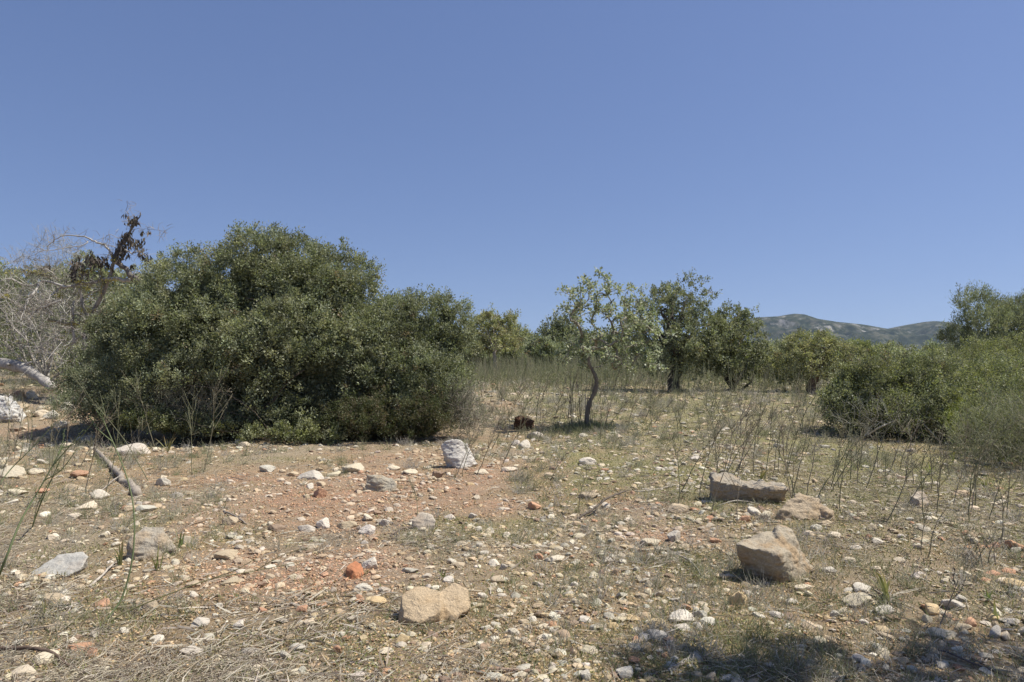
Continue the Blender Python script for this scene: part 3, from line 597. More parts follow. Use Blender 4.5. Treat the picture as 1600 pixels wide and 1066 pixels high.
# ------------------------------------------------------------------ foliage
OLIVE = [(.195, .215, .118), (.240, .256, .140), (.300, .310, .190), (.225, .236, .150)]
GREYG = [(.240, .262, .168), (.200, .222, .138), (.290, .305, .210), (.185, .205, .120)]
YELG = [(.250, .262, .110), (.220, .238, .105), (.255, .258, .140), (.195, .215, .100)]
BRIGHT = [(.225, .245, .100), (.260, .275, .110), (.190, .210, .095)]
DARKG = [(.160, .180, .110), (.190, .205, .125), (.215, .228, .145)]
PALE = [(.36, .36, .19), (.31, .32, .16), (.38, .365, .22), (.28, .295, .155)]
FIGC = [(.270, .310, .190), (.230, .270, .155), (.330, .360, .245), (.410, .420, .330)]
def lobes_surface(lobes, n, rng, inset=0.0, up=0.15, low=-0.55):
    """points on the outer skin of a union of ellipsoids (centre xyz, radii xyz)"""
    Lb = np.asarray(lobes, float); w = (Lb[:, 3] * Lb[:, 5]) ** 1.0; w = w / w.sum(); P = []; Nn = []; cnt = 0; it = 0
    while cnt < n:
        it += 1
        i = rng.choice(len(Lb), n, p=w); d = norm(rng.normal(0, 1, (n, 3)) + np.array([0, 0, up])); d = d[:, :]
        c = Lb[i, :3]; r = Lb[i, 3:6]; p = c + d * r * (1 - inset)
        k = d[:, 2] > low
        for L in Lb:
            q = ((p - L[:3]) / (L[3:6] * (0.93 - inset))); k &= (q * q).sum(1) > 1.0
        if it < 12: k &= p[:, 2] > 0.03
        if it > 25: k[:] = True
        P.append(p[k]); Nn.append(norm(d[k] / r[k])); cnt += int(k.sum())
    return np.concatenate(P)[:n], np.concatenate(Nn)[:n]
def foliage(lobes, cols, rng, sub_r=0.45, n_sub=60, cl_r=0.16, n_cl=900, n_leaf=40, L=0.045, W=0.022, inner=0.12, rough=1.0, pal_cl=0.18, gap=0.0, sprig=0, up=0.35):
    """crown: lobes > clumps > leaf sprays, all as small leaf faces. Coordinates local to the plant."""
    lobes = [tuple(l) for l in lobes]
    sp, sn = lobes_surface(lobes, n_sub, rng)
    rr = sub_r * rng.uniform(0.55, 1.25, n_sub); off = (rng.uniform(-0.55, 0.25, n_sub) * rr * rough)[:, None]
    subs = [(*(p), r, r, r * 0.85) for p, r in zip(sp + sn * off, rr)]
    cp, cn = lobes_surface(subs, n_cl, rng, up=0.25, low=-0.5)
    sd = int(rng.integers(1000)); wv = fbm3(cp, 1.3 / sub_r, 3, sd, 0.6); cp = cp + cn * (wv * sub_r * 0.55)[:, None] + rng.normal(0, sub_r * 0.12, cp.shape); cp[:, 2] = np.maximum(cp[:, 2], 0.02)
    if gap > 0:
        g = fbm3(cp, 1.0 / (sub_r * 1.3), 2, int(rng.integers(1000))) > -0.55 + gap; cp, cn = cp[g], cn[g]
    n = len(cp); ccol = pal(cols, n, pal_cl, rng) * (1 + 0.22 * fbm3(cp, 0.8 / sub_r, 2, sd + 7))[:, None]; dead = rng.random(n) < 0.015; ccol[dead] = np.array([.24, .19, .12])
    m = n * n_leaf; idx = np.repeat(np.arange(n), n_leaf)
    cr = cl_r * rng.uniform(0.45, 1.45, n); axs = norm(cn + rng.normal(0, .5, (n, 3)) + np.array([0, 0, up + .2]))
    dd = norm(rng.normal(0, 1, (m, 3)) + cn[idx] * 0.9 + np.array([0, 0, up])); rad = rng.random(m) ** 0.5
    P = cp[idx] + dd * (cr[idx] * rad * 0.8)[:, None] - cn[idx] * (cr[idx] * 0.5)[:, None] + axs[idx] * (cr[idx] * rng.uniform(-.3, 1.3, m))[:, None]
    D = norm(dd * 0.8 + rng.normal(0, 0.55, (m, 3)) + np.array([0, 0, up])); Nn = norm(rng.normal(0, 0.8, (m, 3)) + np.array([0.1, -0.1, 0.9]) + dd * 0.5)
    mb = MB(); C = np.clip(ccol[idx] * (1 + rng.normal(0, 0.16, (m, 1))), 0.004, 0.6)
    leaves(mb, P, D, Nn, L * rng.uniform(0.7, 1.25, m), W * rng.uniform(0.7, 1.25, m), C)
    # sparse larger leaves deeper in, as in the shaded inside of a real crown
    ni = int(m * inner)
    if ni > 0:
        ip, in_ = lobes_surface(lobes, ni, rng, inset=0.16, up=0, low=-0.95); ip = ip - in_ * rng.uniform(0, 0.35, (ni, 1)) * sub_r
        leaves(mb, ip, rng.normal(0, 1, (ni, 3)), rng.normal(0, 1, (ni, 3)), L * 2.0 * rng.uniform(.7, 1.3, ni), W * 2.6 * rng.uniform(.7, 1.3, ni), pal(cols, ni, .15, rng))
    # sprigs that stand out of the outline
    if sprig:
        sp2, sn2 = lobes_surface(subs, sprig, rng, up=0.6, low=0.0); ln = rng.uniform(0.10, 0.30, sprig) * (cl_r / 0.16)
        q = 14; idx = np.repeat(np.arange(sprig), q); t = rng.random(sprig * q); ax = norm(sn2 + np.array([0, 0, 1.0]) + rng.normal(0, .3, (sprig, 3)))
        P = sp2[idx] + ax[idx] * (ln[idx] * t)[:, None] + rng.normal(0, 0.012, (sprig * q, 3)); D = norm(ax[idx] * 0.7 + rng.normal(0, .6, (sprig * q, 3)))
        leaves(mb, P, D, rng.normal(0, 1, (sprig * q, 3)), L * rng.uniform(.7, 1.1, sprig * q), W * rng.uniform(.7, 1.1, sprig * q), np.repeat(pal(cols, sprig, .15, rng), q, 0))
    return mb, np.array([s[:3] for s in subs]), rr
def limb_paths(base, targets, rng, wob=0.12, n=9, spread=0.5):
    out = []
    for t in targets:
        t = np.asarray(t, float); m = base + (t - base) * 0.45 + np.array([0, 0, 0.12 * np.linalg.norm(t - base)]) + rng.normal(0, wob, 3) * np.linalg.norm(t - base)
        out.append(smooth_path([base, m, t], n) + np.concatenate([np.zeros((1, 3)), rng.normal(0, 0.012, (n - 1, 3)) * np.linalg.norm(t - base)]))
    return out
def px_lobes(specs, org):
    """(px, py, radius px, Y, squash) -> ellipsoids local to org"""
    out = []
    for px, py, rp, Y, *sq in specs:
        c = pt(px, py, Y) - org; r = rp / FPX * Y; q = sq[0] if sq else 1.0
        out.append((c.x, c.y, c.z, r, r * 0.95, r * q))
    return out
def woody(name, label, cat, px, py, specs, cols, seed, Y=None, stems=8, stem_r=0.03, barkc=(.16, .13, .10), group=None, trunk=None, stem_name='stem', fol_name='foliage', shrink=.35, **kw):
    rng = np.random.default_rng(seed)
    p = at(px, py) if Y is None else Vector((pt(px, py, Y).x, Y, Hf(pt(px, py, Y).x, Y)))
    e = empty(name, p); tag(e, label, cat, group)
    sh = kw.get('sub_r', .45) * shrink; lobes = [(a, b, c - sh * .3, max(r1 - sh, r1 * .55), max(r2 - sh, r2 * .55), max(r3 - sh, r3 * .55)) for a, b, c, r1, r2, r3 in px_lobes(specs, p)]
    mb, subs, rr = foliage(lobes, cols, rng, **kw); mb.build(fol_name, M_leaf, e)
    base = np.zeros(3); t = MB(); ck = np.array(barkc)
    if trunk:   # (height, base radius, top radius, lean x, lean y)
        hgt, r0, r1, lx, ly = trunk; top = np.array([lx, ly, hgt])
        P = smooth_path([[0, 0, -0.1], [lx * .25 + rng.normal(0, .04), ly * .2, hgt * .35], [lx * .75 + rng.normal(0, .04), ly * .7, hgt * .75], top], 14)
        R = r0 + (r1 - r0) * np.linspace(0, 1, 14) ** 0.7; R[0] *= 1.35; R[1] *= 1.12
        tube(t, P, R, 10, ck, 0.12, rng); t.build('trunk', M_bark, e); t = MB(); base = top
    tg = subs[rng.choice(len(subs), min(stems, len(subs)), replace=False)]
    for q in limb_paths(base - np.array([0, 0, 0.05]), tg, rng):
        if not trunk: q[0] += rng.normal(0, 0.18, 3) * np.array([1, 1, 0]); q[0][2] = -0.05
        s0 = stem_r * rng.uniform(.7, 1.3); tube(t, q, np.linspace(s0, s0 * .3, len(q)), 6, ck, 0.1, rng)
        for k in range(3):
            j = rng.integers(3, len(q) - 1); b2 = q[j] + norm(rng.normal(0, 1, 3) + np.array([0, 0, .6])) * np.linalg.norm(q[-1] - q[0]) * rng.uniform(.15, .35)
            tube(t, smooth_path([q[j], (q[j] + b2) / 2 + rng.normal(0, .02, 3), b2], 5), np.linspace(s0 * .4, s0 * .12, 5), 5, ck)
    t.build(stem_name, M_bark, e)
    return e

big = woody('large_bush', 'largest dense dark green evergreen bush at centre left, dark and hollow beneath', 'bush', 400, 690,
    [(430, 486, 106, 13.7), (340, 502, 92, 13.4), (500, 482, 84, 13.8), (268, 515, 74, 13.5), (526, 448, 42, 13.6), (544, 462, 36, 13.6), (290, 470, 34, 13.5), (420, 545, 112, 13.0, .8), (300, 560, 92, 12.9, .85), (218, 566, 64, 13.4), (525, 560, 82, 13.0), (170, 610, 45, 13.0), (240, 630, 55, 12.9, .8), (480, 640, 62, 13.4, .8), (380, 650, 70, 13.6, .8), (200, 655, 36, 12.4, .8), (270, 655, 40, 12.4, .8), (345, 655, 42, 12.5, .8), (430, 655, 44, 12.5, .8), (500, 655, 40, 12.5, .8), (312, 446, 38, 13.5), (250, 470, 34, 13.5), (395, 426, 46, 13.7), (445, 418, 40, 13.7), (485, 432, 42, 13.8), (170, 530, 34, 13.4)],
    OLIVE + GREYG[:2], 101, Y=13.4, stems=16, stem_r=.045, sub_r=.33, n_sub=330, cl_r=.13, n_cl=6200, n_leaf=38, L=.048, W=.024, inner=.36, sprig=420, rough=1.3, stem_name='stem')
woody('mastic_bush', 'lower grey green bush merged with the right side of the largest bush', 'bush', 640, 680,
    [(610, 530, 62, 13.6), (655, 545, 66, 13.5), (695, 530, 42, 13.4), (700, 580, 36, 13.4), (585, 590, 70, 13.0), (650, 615, 66, 12.8, .8), (600, 640, 60, 12.9, .7), (640, 480, 22, 13.6), (700, 490, 22, 13.5)],
    GREYG + OLIVE[:2], 102, Y=13.2, stems=10, stem_r=.035, sub_r=.28, n_sub=150, cl_r=.12, n_cl=2600, n_leaf=36, L=.046, W=.022, inner=.3, sprig=260, rough=1.3)
woody('scrub_bush', 'low brownish green scrub in front of the big bush, between it and the white boulder', 'scrub', 620, 700,
    [(560, 665, 42, 11.9, .8), (610, 660, 44, 12.0, .8), (660, 660, 40, 12.1, .8), (505, 675, 34, 12.0, .6), (590, 640, 34, 12.3)],
    [(.125, .125, .065), (.105, .115, .055), (.15, .13, .08), (.09, .11, .045)], 103, Y=12.1, stems=22, stem_r=.012, sub_r=.22, n_sub=70, cl_r=.09, n_cl=1500, n_leaf=28, L=.032, W=.015, inner=.3, sprig=160)
woody('bramble', 'bright green low bramble fringe under the dark front of the big bush', 'bramble', 450, 700,
    [(345, 672, 16, 11.7, .8), (385, 682, 15, 11.6, .8), (440, 680, 17, 11.6, .8), (480, 688, 16, 11.5, .8), (520, 690, 15, 11.5, .8), (215, 655, 22, 11.9, .8), (255, 662, 20, 11.8, .8), (300, 668, 18, 11.8, .8)],
    BRIGHT + OLIVE, 104, Y=11.9, stems=12, stem_r=.008, sub_r=.13, n_sub=60, cl_r=.07, n_cl=800, n_leaf=26, L=.036, W=.022, inner=.02)
woody('grey_shrub', 'loose grey green small leaved shrub at the left foot of the big bush', 'shrub', 165, 672,
    [(150, 620, 42, 12.2), (190, 600, 40, 12.4), (122, 640, 26, 12.1), (215, 640, 36, 12.0), (165, 570, 30, 12.8)],
    GREYG, 105, Y=12.2, stems=26, stem_r=.010, sub_r=.24, n_sub=60, cl_r=.10, n_cl=900, n_leaf=26, L=.032, W=.014, inner=.05, gap=.15, sprig=110)

# carob, far trees and the rest of the growth
woody('carob_tree', 'round dark green carob tree with a thick dark trunk, right of the fig tree', 'tree', 1054, 613,
    [(1062, 478, 34, 27), (1050, 505, 44, 27), (1088, 520, 34, 26.6), (1030, 540, 34, 27), (1075, 550, 38, 26.2, .8), (1016, 508, 28, 27.2), (1000, 530, 24, 27.2), (1105, 545, 26, 26.5), (1028, 572, 20, 26.5), (1088, 578, 22, 26.3), (1058, 566, 26, 27.5)],
    GREYG + OLIVE[1:3], 111, stems=16, stem_r=.09, trunk=(1.35, .26, .2, .15, 0), sub_r=.45, n_sub=110, cl_r=.16, n_cl=1150, n_leaf=28, L=.085, W=.045, inner=.02, gap=.20, rough=1.5, sprig=200, shrink=.15, barkc=(.10, .085, .07))
woody('carob_tree', 'smaller carob with foliage down to the ground, right of the round dark carob', 'tree', 1145, 606,
    [(1148, 515, 22, 27.5), (1140, 545, 32, 27.2), (1165, 555, 26, 27), (1118, 565, 24, 27, .8), (1150, 575, 34, 26.8, .7), (1180, 570, 16, 27)],
    OLIVE[1:] + BRIGHT[:1] + GREYG, 112, Y=27.3, stems=12, stem_r=.06, sub_r=.38, n_sub=80, cl_r=.15, n_cl=850, n_leaf=28, L=.085, W=.045, inner=.04, gap=.10, rough=1.4, sprig=130, shrink=.1, barkc=(.10, .085, .07))
woody('almond_tree', 'yellowish almond tree with a slim pale trunk, just right of the big bush', 'tree', 775, 586,
    [(770, 520, 28, 45), (785, 515, 20, 45), (752, 525, 18, 45), (772, 540, 28, 44.5, .7), (792, 535, 16, 45), (740, 540, 14, 45)],
    PALE, 113, Y=44, stems=12, stem_r=.06, trunk=(1.6, .14, .1, -.1, 0), sub_r=.5, n_sub=60, cl_r=.24, n_cl=500, n_leaf=36, L=.13, W=.065, inner=.02, gap=.2, sprig=40, barkc=(.35, .31, .26))
woody('holm_oak', 'dark rounded evergreen tree far behind, left of the fig tree', 'tree', 870, 580,
    [(872, 528, 24, 62), (890, 540, 24, 62), (852, 542, 16, 62), (868, 555, 30, 61)],
    DARKG + OLIVE, 114, Y=62, stems=8, stem_r=.1, sub_r=.7, n_sub=40, cl_r=.35, n_cl=450, n_leaf=34, L=.19, W=.1, inner=.2, sprig=20)
woody('wild_olive', 'feathery grey green wild olive tree at the right edge against the sky', 'tree', 1560, 640,
    [(1535, 512, 34, 24), (1578, 516, 36, 24), (1615, 512, 40, 24), (1528, 545, 36, 24), (1575, 545, 46, 23.5, .8), (1620, 550, 44, 24), (1555, 580, 40, 23)],
    GREYG + GREYG + OLIVE[:1], 115, Y=24, stems=22, stem_r=.05, sub_r=.46, n_sub=110, cl_r=.20, n_cl=1900, n_leaf=34, L=.085, W=.020, inner=.08, gap=0, sprig=700, shrink=.18, rough=1.8, up=.9, barkc=(.3, .28, .25))
woody('pear_tree', 'yellow green wild tree with dark low trunk, left of the dark right bush', 'tree', 1268, 630,
    [(1255, 560, 34, 26), (1290, 560, 34, 26), (1230, 578, 30, 26), (1318, 572, 26, 26), (1225, 585, 18, 26, .8), (1275, 580, 30, 25.5, .7)],
    PALE + GREYG[:1], 116, Y=25.5, stems=12, stem_r=.04, trunk=(.75, .2, .12, .1, 0), sub_r=.34, n_sub=70, cl_r=.15, n_cl=800, n_leaf=32, L=.075, W=.035, inner=.04, gap=.15, sprig=70, barkc=(.16, .11, .08))
woody('lentisk_bush', 'dense dark olive lentisk bush at right with bright tips', 'bush', 1400, 690,
    [(1350, 618, 46, 13.5), (1400, 612, 44, 13.8), (1440, 618, 48, 13.4), (1480, 634, 44, 13), (1345, 650, 42, 13.2, .8), (1410, 655, 50, 12.9, .8), (1470, 665, 40, 12.6, .8)],
    OLIVE + BRIGHT[:2] + DARKG[1:], 117, Y=13.1, stems=18, stem_r=.03, sub_r=.30, n_sub=110, cl_r=.12, n_cl=2100, n_leaf=40, L=.042, W=.02, inner=.1, sprig=160)
woody('green_shrub', 'mid green leafy shrub behind the dark right bush, below the wild olive', 'shrub', 1540, 680,
    [(1510, 600, 36, 14.5), (1550, 610, 42, 14), (1595, 610, 44, 13.5), (1530, 640, 38, 12.8, .8), (1585, 650, 42, 12, .8), (1640, 620, 50, 13)],
    BRIGHT + OLIVE + GREYG[:2], 118, Y=13.5, stems=14, stem_r=.02, sub_r=.28, n_sub=90, cl_r=.12, n_cl=1500, n_leaf=34, L=.038, W=.017, inner=.06, sprig=120)
woody('spurge', 'small yellow green spurge at the right foot of the dark right bush', 'spurge', 1505, 690,
    [(1500, 655, 17, 11.9), (1520, 662, 14, 11.8), (1492, 668, 12, 11.8)],
    [(.24, .27, .05), (.19, .23, .05)], 119, Y=11.9, stems=10, stem_r=.006, sub_r=.1, n_sub=24, cl_r=.06, n_cl=160, n_leaf=22, L=.032, W=.012, inner=.02)
far_rng = np.random.default_rng(31)
FARN = [(742, 548, 26, 50, 'yellow green shrub beside the almond tree, nearest the big bush', YELG), (745, 560, 22, 48, 'dark low bush behind the almond trunk', DARKG), (795, 562, 20, 50, 'dark green bush right of the almond trunk', DARKG),
    (812, 535, 14, 75, 'pointed far green tree right of the almond tree', OLIVE), (820, 555, 22, 58, 'olive coloured bush midway between almond tree and far dark tree', GREYG), (845, 560, 22, 56, 'greyish bush before the far dark tree', GREYG),
    (895, 560, 24, 57, 'grey green bush half behind the fig tree stems', GREYG), (925, 548, 24, 60, 'green tree behind the left part of the fig crown', OLIVE), (960, 552, 26, 58, 'olive bush behind the middle of the fig crown', GREYG), (1000, 558, 24, 55, 'bush showing between fig and carob', OLIVE),
    (1035, 562, 22, 58, 'grey bush behind the carob trunk', GREYG), (1205, 573, 22, 45, 'dark green bush right of the smaller carob', OLIVE), (1222, 562, 20, 50, 'grey green tree left of the yellow green tree', GREYG),
    (1335, 560, 20, 40, 'bright green rounded tree above the left end of the dark right bush', BRIGHT + YELG), (1365, 564, 22, 40, 'green tree above the middle of the dark right bush', OLIVE + BRIGHT), (1395, 572, 20, 38, 'low olive tree above the dark right bush', OLIVE),
    (1440, 580, 24, 36, 'grey green thicket left of the wild olive', GREYG), (1480, 578, 28, 34, 'leafy thicket at the left foot of the wild olive', BRIGHT + OLIVE), (1500, 590, 30, 30, 'darker thicket under the wild olive', OLIVE)]
for k, (px, py, rp, Y, l, cc) in enumerate(FARN):
    s = Y / 50.
    woody('far_bush', l, 'bush', px, 600, [(px, py, rp, Y), (px - rp * .6, py + rp * .4, rp * .7, Y), (px + rp * .6, py + rp * .35, rp * .75, Y), (px, py + rp * .8, rp * .9, Y, .7), (px, py + rp * 1.5, rp * .9, Y, .8)], list(np.array(cc) * 1.25), 400 + k, Y=Y, stems=5, stem_r=.05 * s, group='bushes at the far edge of the field',
          sub_r=.5 * s, n_sub=26, cl_r=.26 * s, n_cl=230, n_leaf=30, L=.15 * s, W=.075 * s, inner=.15, sprig=16)
# distant trees in a line that closes the field
for k in range(34):
    px = -60 + k * 52 + far_rng.uniform(-14, 14); Y = far_rng.uniform(85, 130) if px > 240 else far_rng.uniform(60, 100)
    if px < 250: py = 440 + far_rng.uniform(-8, 20); rp = far_rng.uniform(20, 34)
    else: py = (554 if px < 1150 else 562) + far_rng.uniform(-3, 5); rp = far_rng.uniform(12, 20) * (1 if px < 1150 else .7)
    cc = [OLIVE, GREYG, DARKG, OLIVE + YELG][k % 4]; s = Y / 50.
    if px < 250:
        Yb = Y; p0 = pt(px, py, Y); specs = [(px, py, rp, Y), (px - rp, py + rp * .3, rp * .9, Y), (px + rp, py + rp * .3, rp * .9, Y), (px, py + rp, rp * 1.2, Y), (px, py + 2 * rp, rp * 1.2, Y)]
    else: specs = [(px, py, rp, Y), (px - rp, py + rp * .3, rp * .8, Y), (px + rp, py + rp * .3, rp * .8, Y)]
    where = 'on the left hillside' if px < 250 else ('hidden low behind the big bush' if px < 740 else 'on the horizon line')
    woody('far_tree', f'distant {["olive", "grey green", "dark", "yellowish"][k % 4]} tree {where}, number {k + 1} from the left', 'tree', px, 600, specs, list(np.array(cc) * 1.2), 600 + k, Y=Y, stems=4, stem_r=.08 * s, group='distant trees at the edge of the plain',
          sub_r=.5 * s, n_sub=22, cl_r=.28 * s, n_cl=150, n_leaf=26, L=.18 * s, W=.09 * s, inner=.25, sprig=10)

# ------------------------------------------------------------------ branching by attraction: every tip joins the nearest wood already grown
def grow(base, tips, rng, wob=0.10, reach=1.0, n=6, droop=0.0):
    nodes = [np.array(base, float)]; use = [0]; parent = [-1]; segs = []
    tips = sorted([np.asarray(t, float) for t in tips], key=lambda t: np.linalg.norm(t - nodes[0]))
    for t in tips:
        A = np.array(nodes); d = np.linalg.norm(A - t, axis=1) + 0.25 * reach * np.linalg.norm(A - A[0], axis=1) * 0.6
        i = int(np.argmin(d)); a = A[i]; L = np.linalg.norm(t - a)
        mid = (a + t) / 2 + rng.normal(0, wob, 3) * L + np.array([0, 0, (0.10 - droop) * L]); P = smooth_path([a, mid, t], n); idx = [i]
        for q in P[1:]:
            nodes.append(q); parent.append(idx[-1]); use.append(0); idx.append(len(nodes) - 1)
        j = idx[-1]
        while j >= 0: use[j] += 1; j = parent[j]
        segs.append(idx)
    return np.array(nodes), np.array(use, float), segs
def grow_tubes(mb, nodes, use, segs, r_tip, pw, c, k=5, rmax=1.0, rng=RNG):
    for idx in segs:
        r = np.minimum(r_tip * np.maximum(use[idx], 1) ** pw, rmax); r[0] = min(r[0], r[1] * 1.15); r[-1] *= 0.6
        tube(mb, nodes[idx], r, k, c, 0.08, rng)

def fig_tree():
    rng = np.random.default_rng(202); p = at(921, 670); Y = p.y
    e = empty('fig_tree', p); tag(e, 'thin young fig tree with bent bare trunk and sparse airy pale crown, centre right', 'tree')
    L = lambda px, py, dy=0: np.array(pt(px, py, Y + dy) - p)
    P = smooth_path([L(920, 676), L(917, 652), L(921, 630), L(930, 611), L(932, 594), L(926, 579), L(920, 566), L(922, 548)], 20)
    t = MB(); tube(t, P, np.linspace(.058, .027, 20) * (1 + 0.12 * np.sin(np.arange(20) * 1.7)), 10, (.235, .20, .16), 0.12, rng); t.build('trunk', M_bark, e)
    tips = []
    for px, py, r, n in [(893, 455, 14, 7), (905, 480, 20, 9), (925, 452, 16, 8), (945, 447, 14, 7), (962, 453, 16, 8), (895, 500, 14, 6), (925, 490, 24, 12), (955, 485, 26, 14), (985, 490, 24, 16), (1008, 500, 14, 7), (900, 535, 16, 7),
                         (930, 530, 24, 12), (962, 530, 28, 18), (995, 530, 24, 16), (985, 562, 22, 12), (950, 560, 22, 10), (1008, 555, 16, 8), (1018, 520, 12, 7), (1012, 575, 12, 6), (975, 500, 22, 8), (890, 560, 12, 4), (915, 572, 12, 4)]:
        for k in range(n): tips.append(L(945 + (px - 945) * 1.14 + rng.normal(0, r * .65), py + rng.normal(0, r * .6), rng.normal(0, .45)))
    nodes, use, segs = grow(P[-1], tips, rng, 0.10, 0.8); b = MB(); grow_tubes(b, nodes, use, segs, .0055, .48, (.30, .27, .22), 5, .04, rng)
    b.build('branches', M_bark, e)
    T = np.array([nodes[s[-1]] for s in segs] + [nodes[s[-3]] for s in segs if rng.random() < .45]); n = 27; idx = np.repeat(np.arange(len(T)), n); m = len(idx)
    d = norm(rng.normal(0, 1, (m, 3)) + np.array([0, 0, .35])); Pp = T[idx] + d * rng.uniform(0.0, .09, (m, 1)); C = pal(FIGC, m, .14, rng)
    f = MB(); leaves(f, Pp, d + rng.normal(0, .3, (m, 3)), rng.normal(0, .6, (m, 3)) + np.array([.2, -.2, 1]), rng.uniform(.04, .08, m), rng.uniform(.028, .055, m), C, .1); f.build('foliage', M_leaf, e)
    s = MB()
    for k in range(16):
        x0 = rng.uniform(886, 944); q = [L(x0, 676, rng.normal(0, .15)), L(x0 + rng.normal(0, 4), 630, rng.normal(0, .2)), L(x0 + rng.normal(-2, 9), rng.uniform(560, 600), rng.normal(0, .25))]
        tube(s, smooth_path(q, 7), np.linspace(.008, .003, 7), 5, (.19, .165, .13))
    s.build('sucker_shoots', M_bark, e)
    mb = MB(); n = 2600; a = rng.normal(0, 1, (n, 2)) * np.array([.42, .22]) + np.array([-.10, -.1]); zz = H(a[:, 0] + p.x, a[:, 1] + p.y) - p.z
    blades(mb, np.stack([a[:, 0], a[:, 1], zz], 1), rng.normal(0, .5, (n, 3)) * np.array([1, 1, 0]) + np.array([0, 0, 1.]), rng.uniform(.06, .24, n) * np.exp(-(a ** 2).sum(1) * 1.5), rng.uniform(.006, .013, n), rng.normal(0, .04, (n, 3)), pal(GREYG + OLIVE, n, .15, rng)); mb.build('basal_leaves', M_leaf, e)
fig_tree()

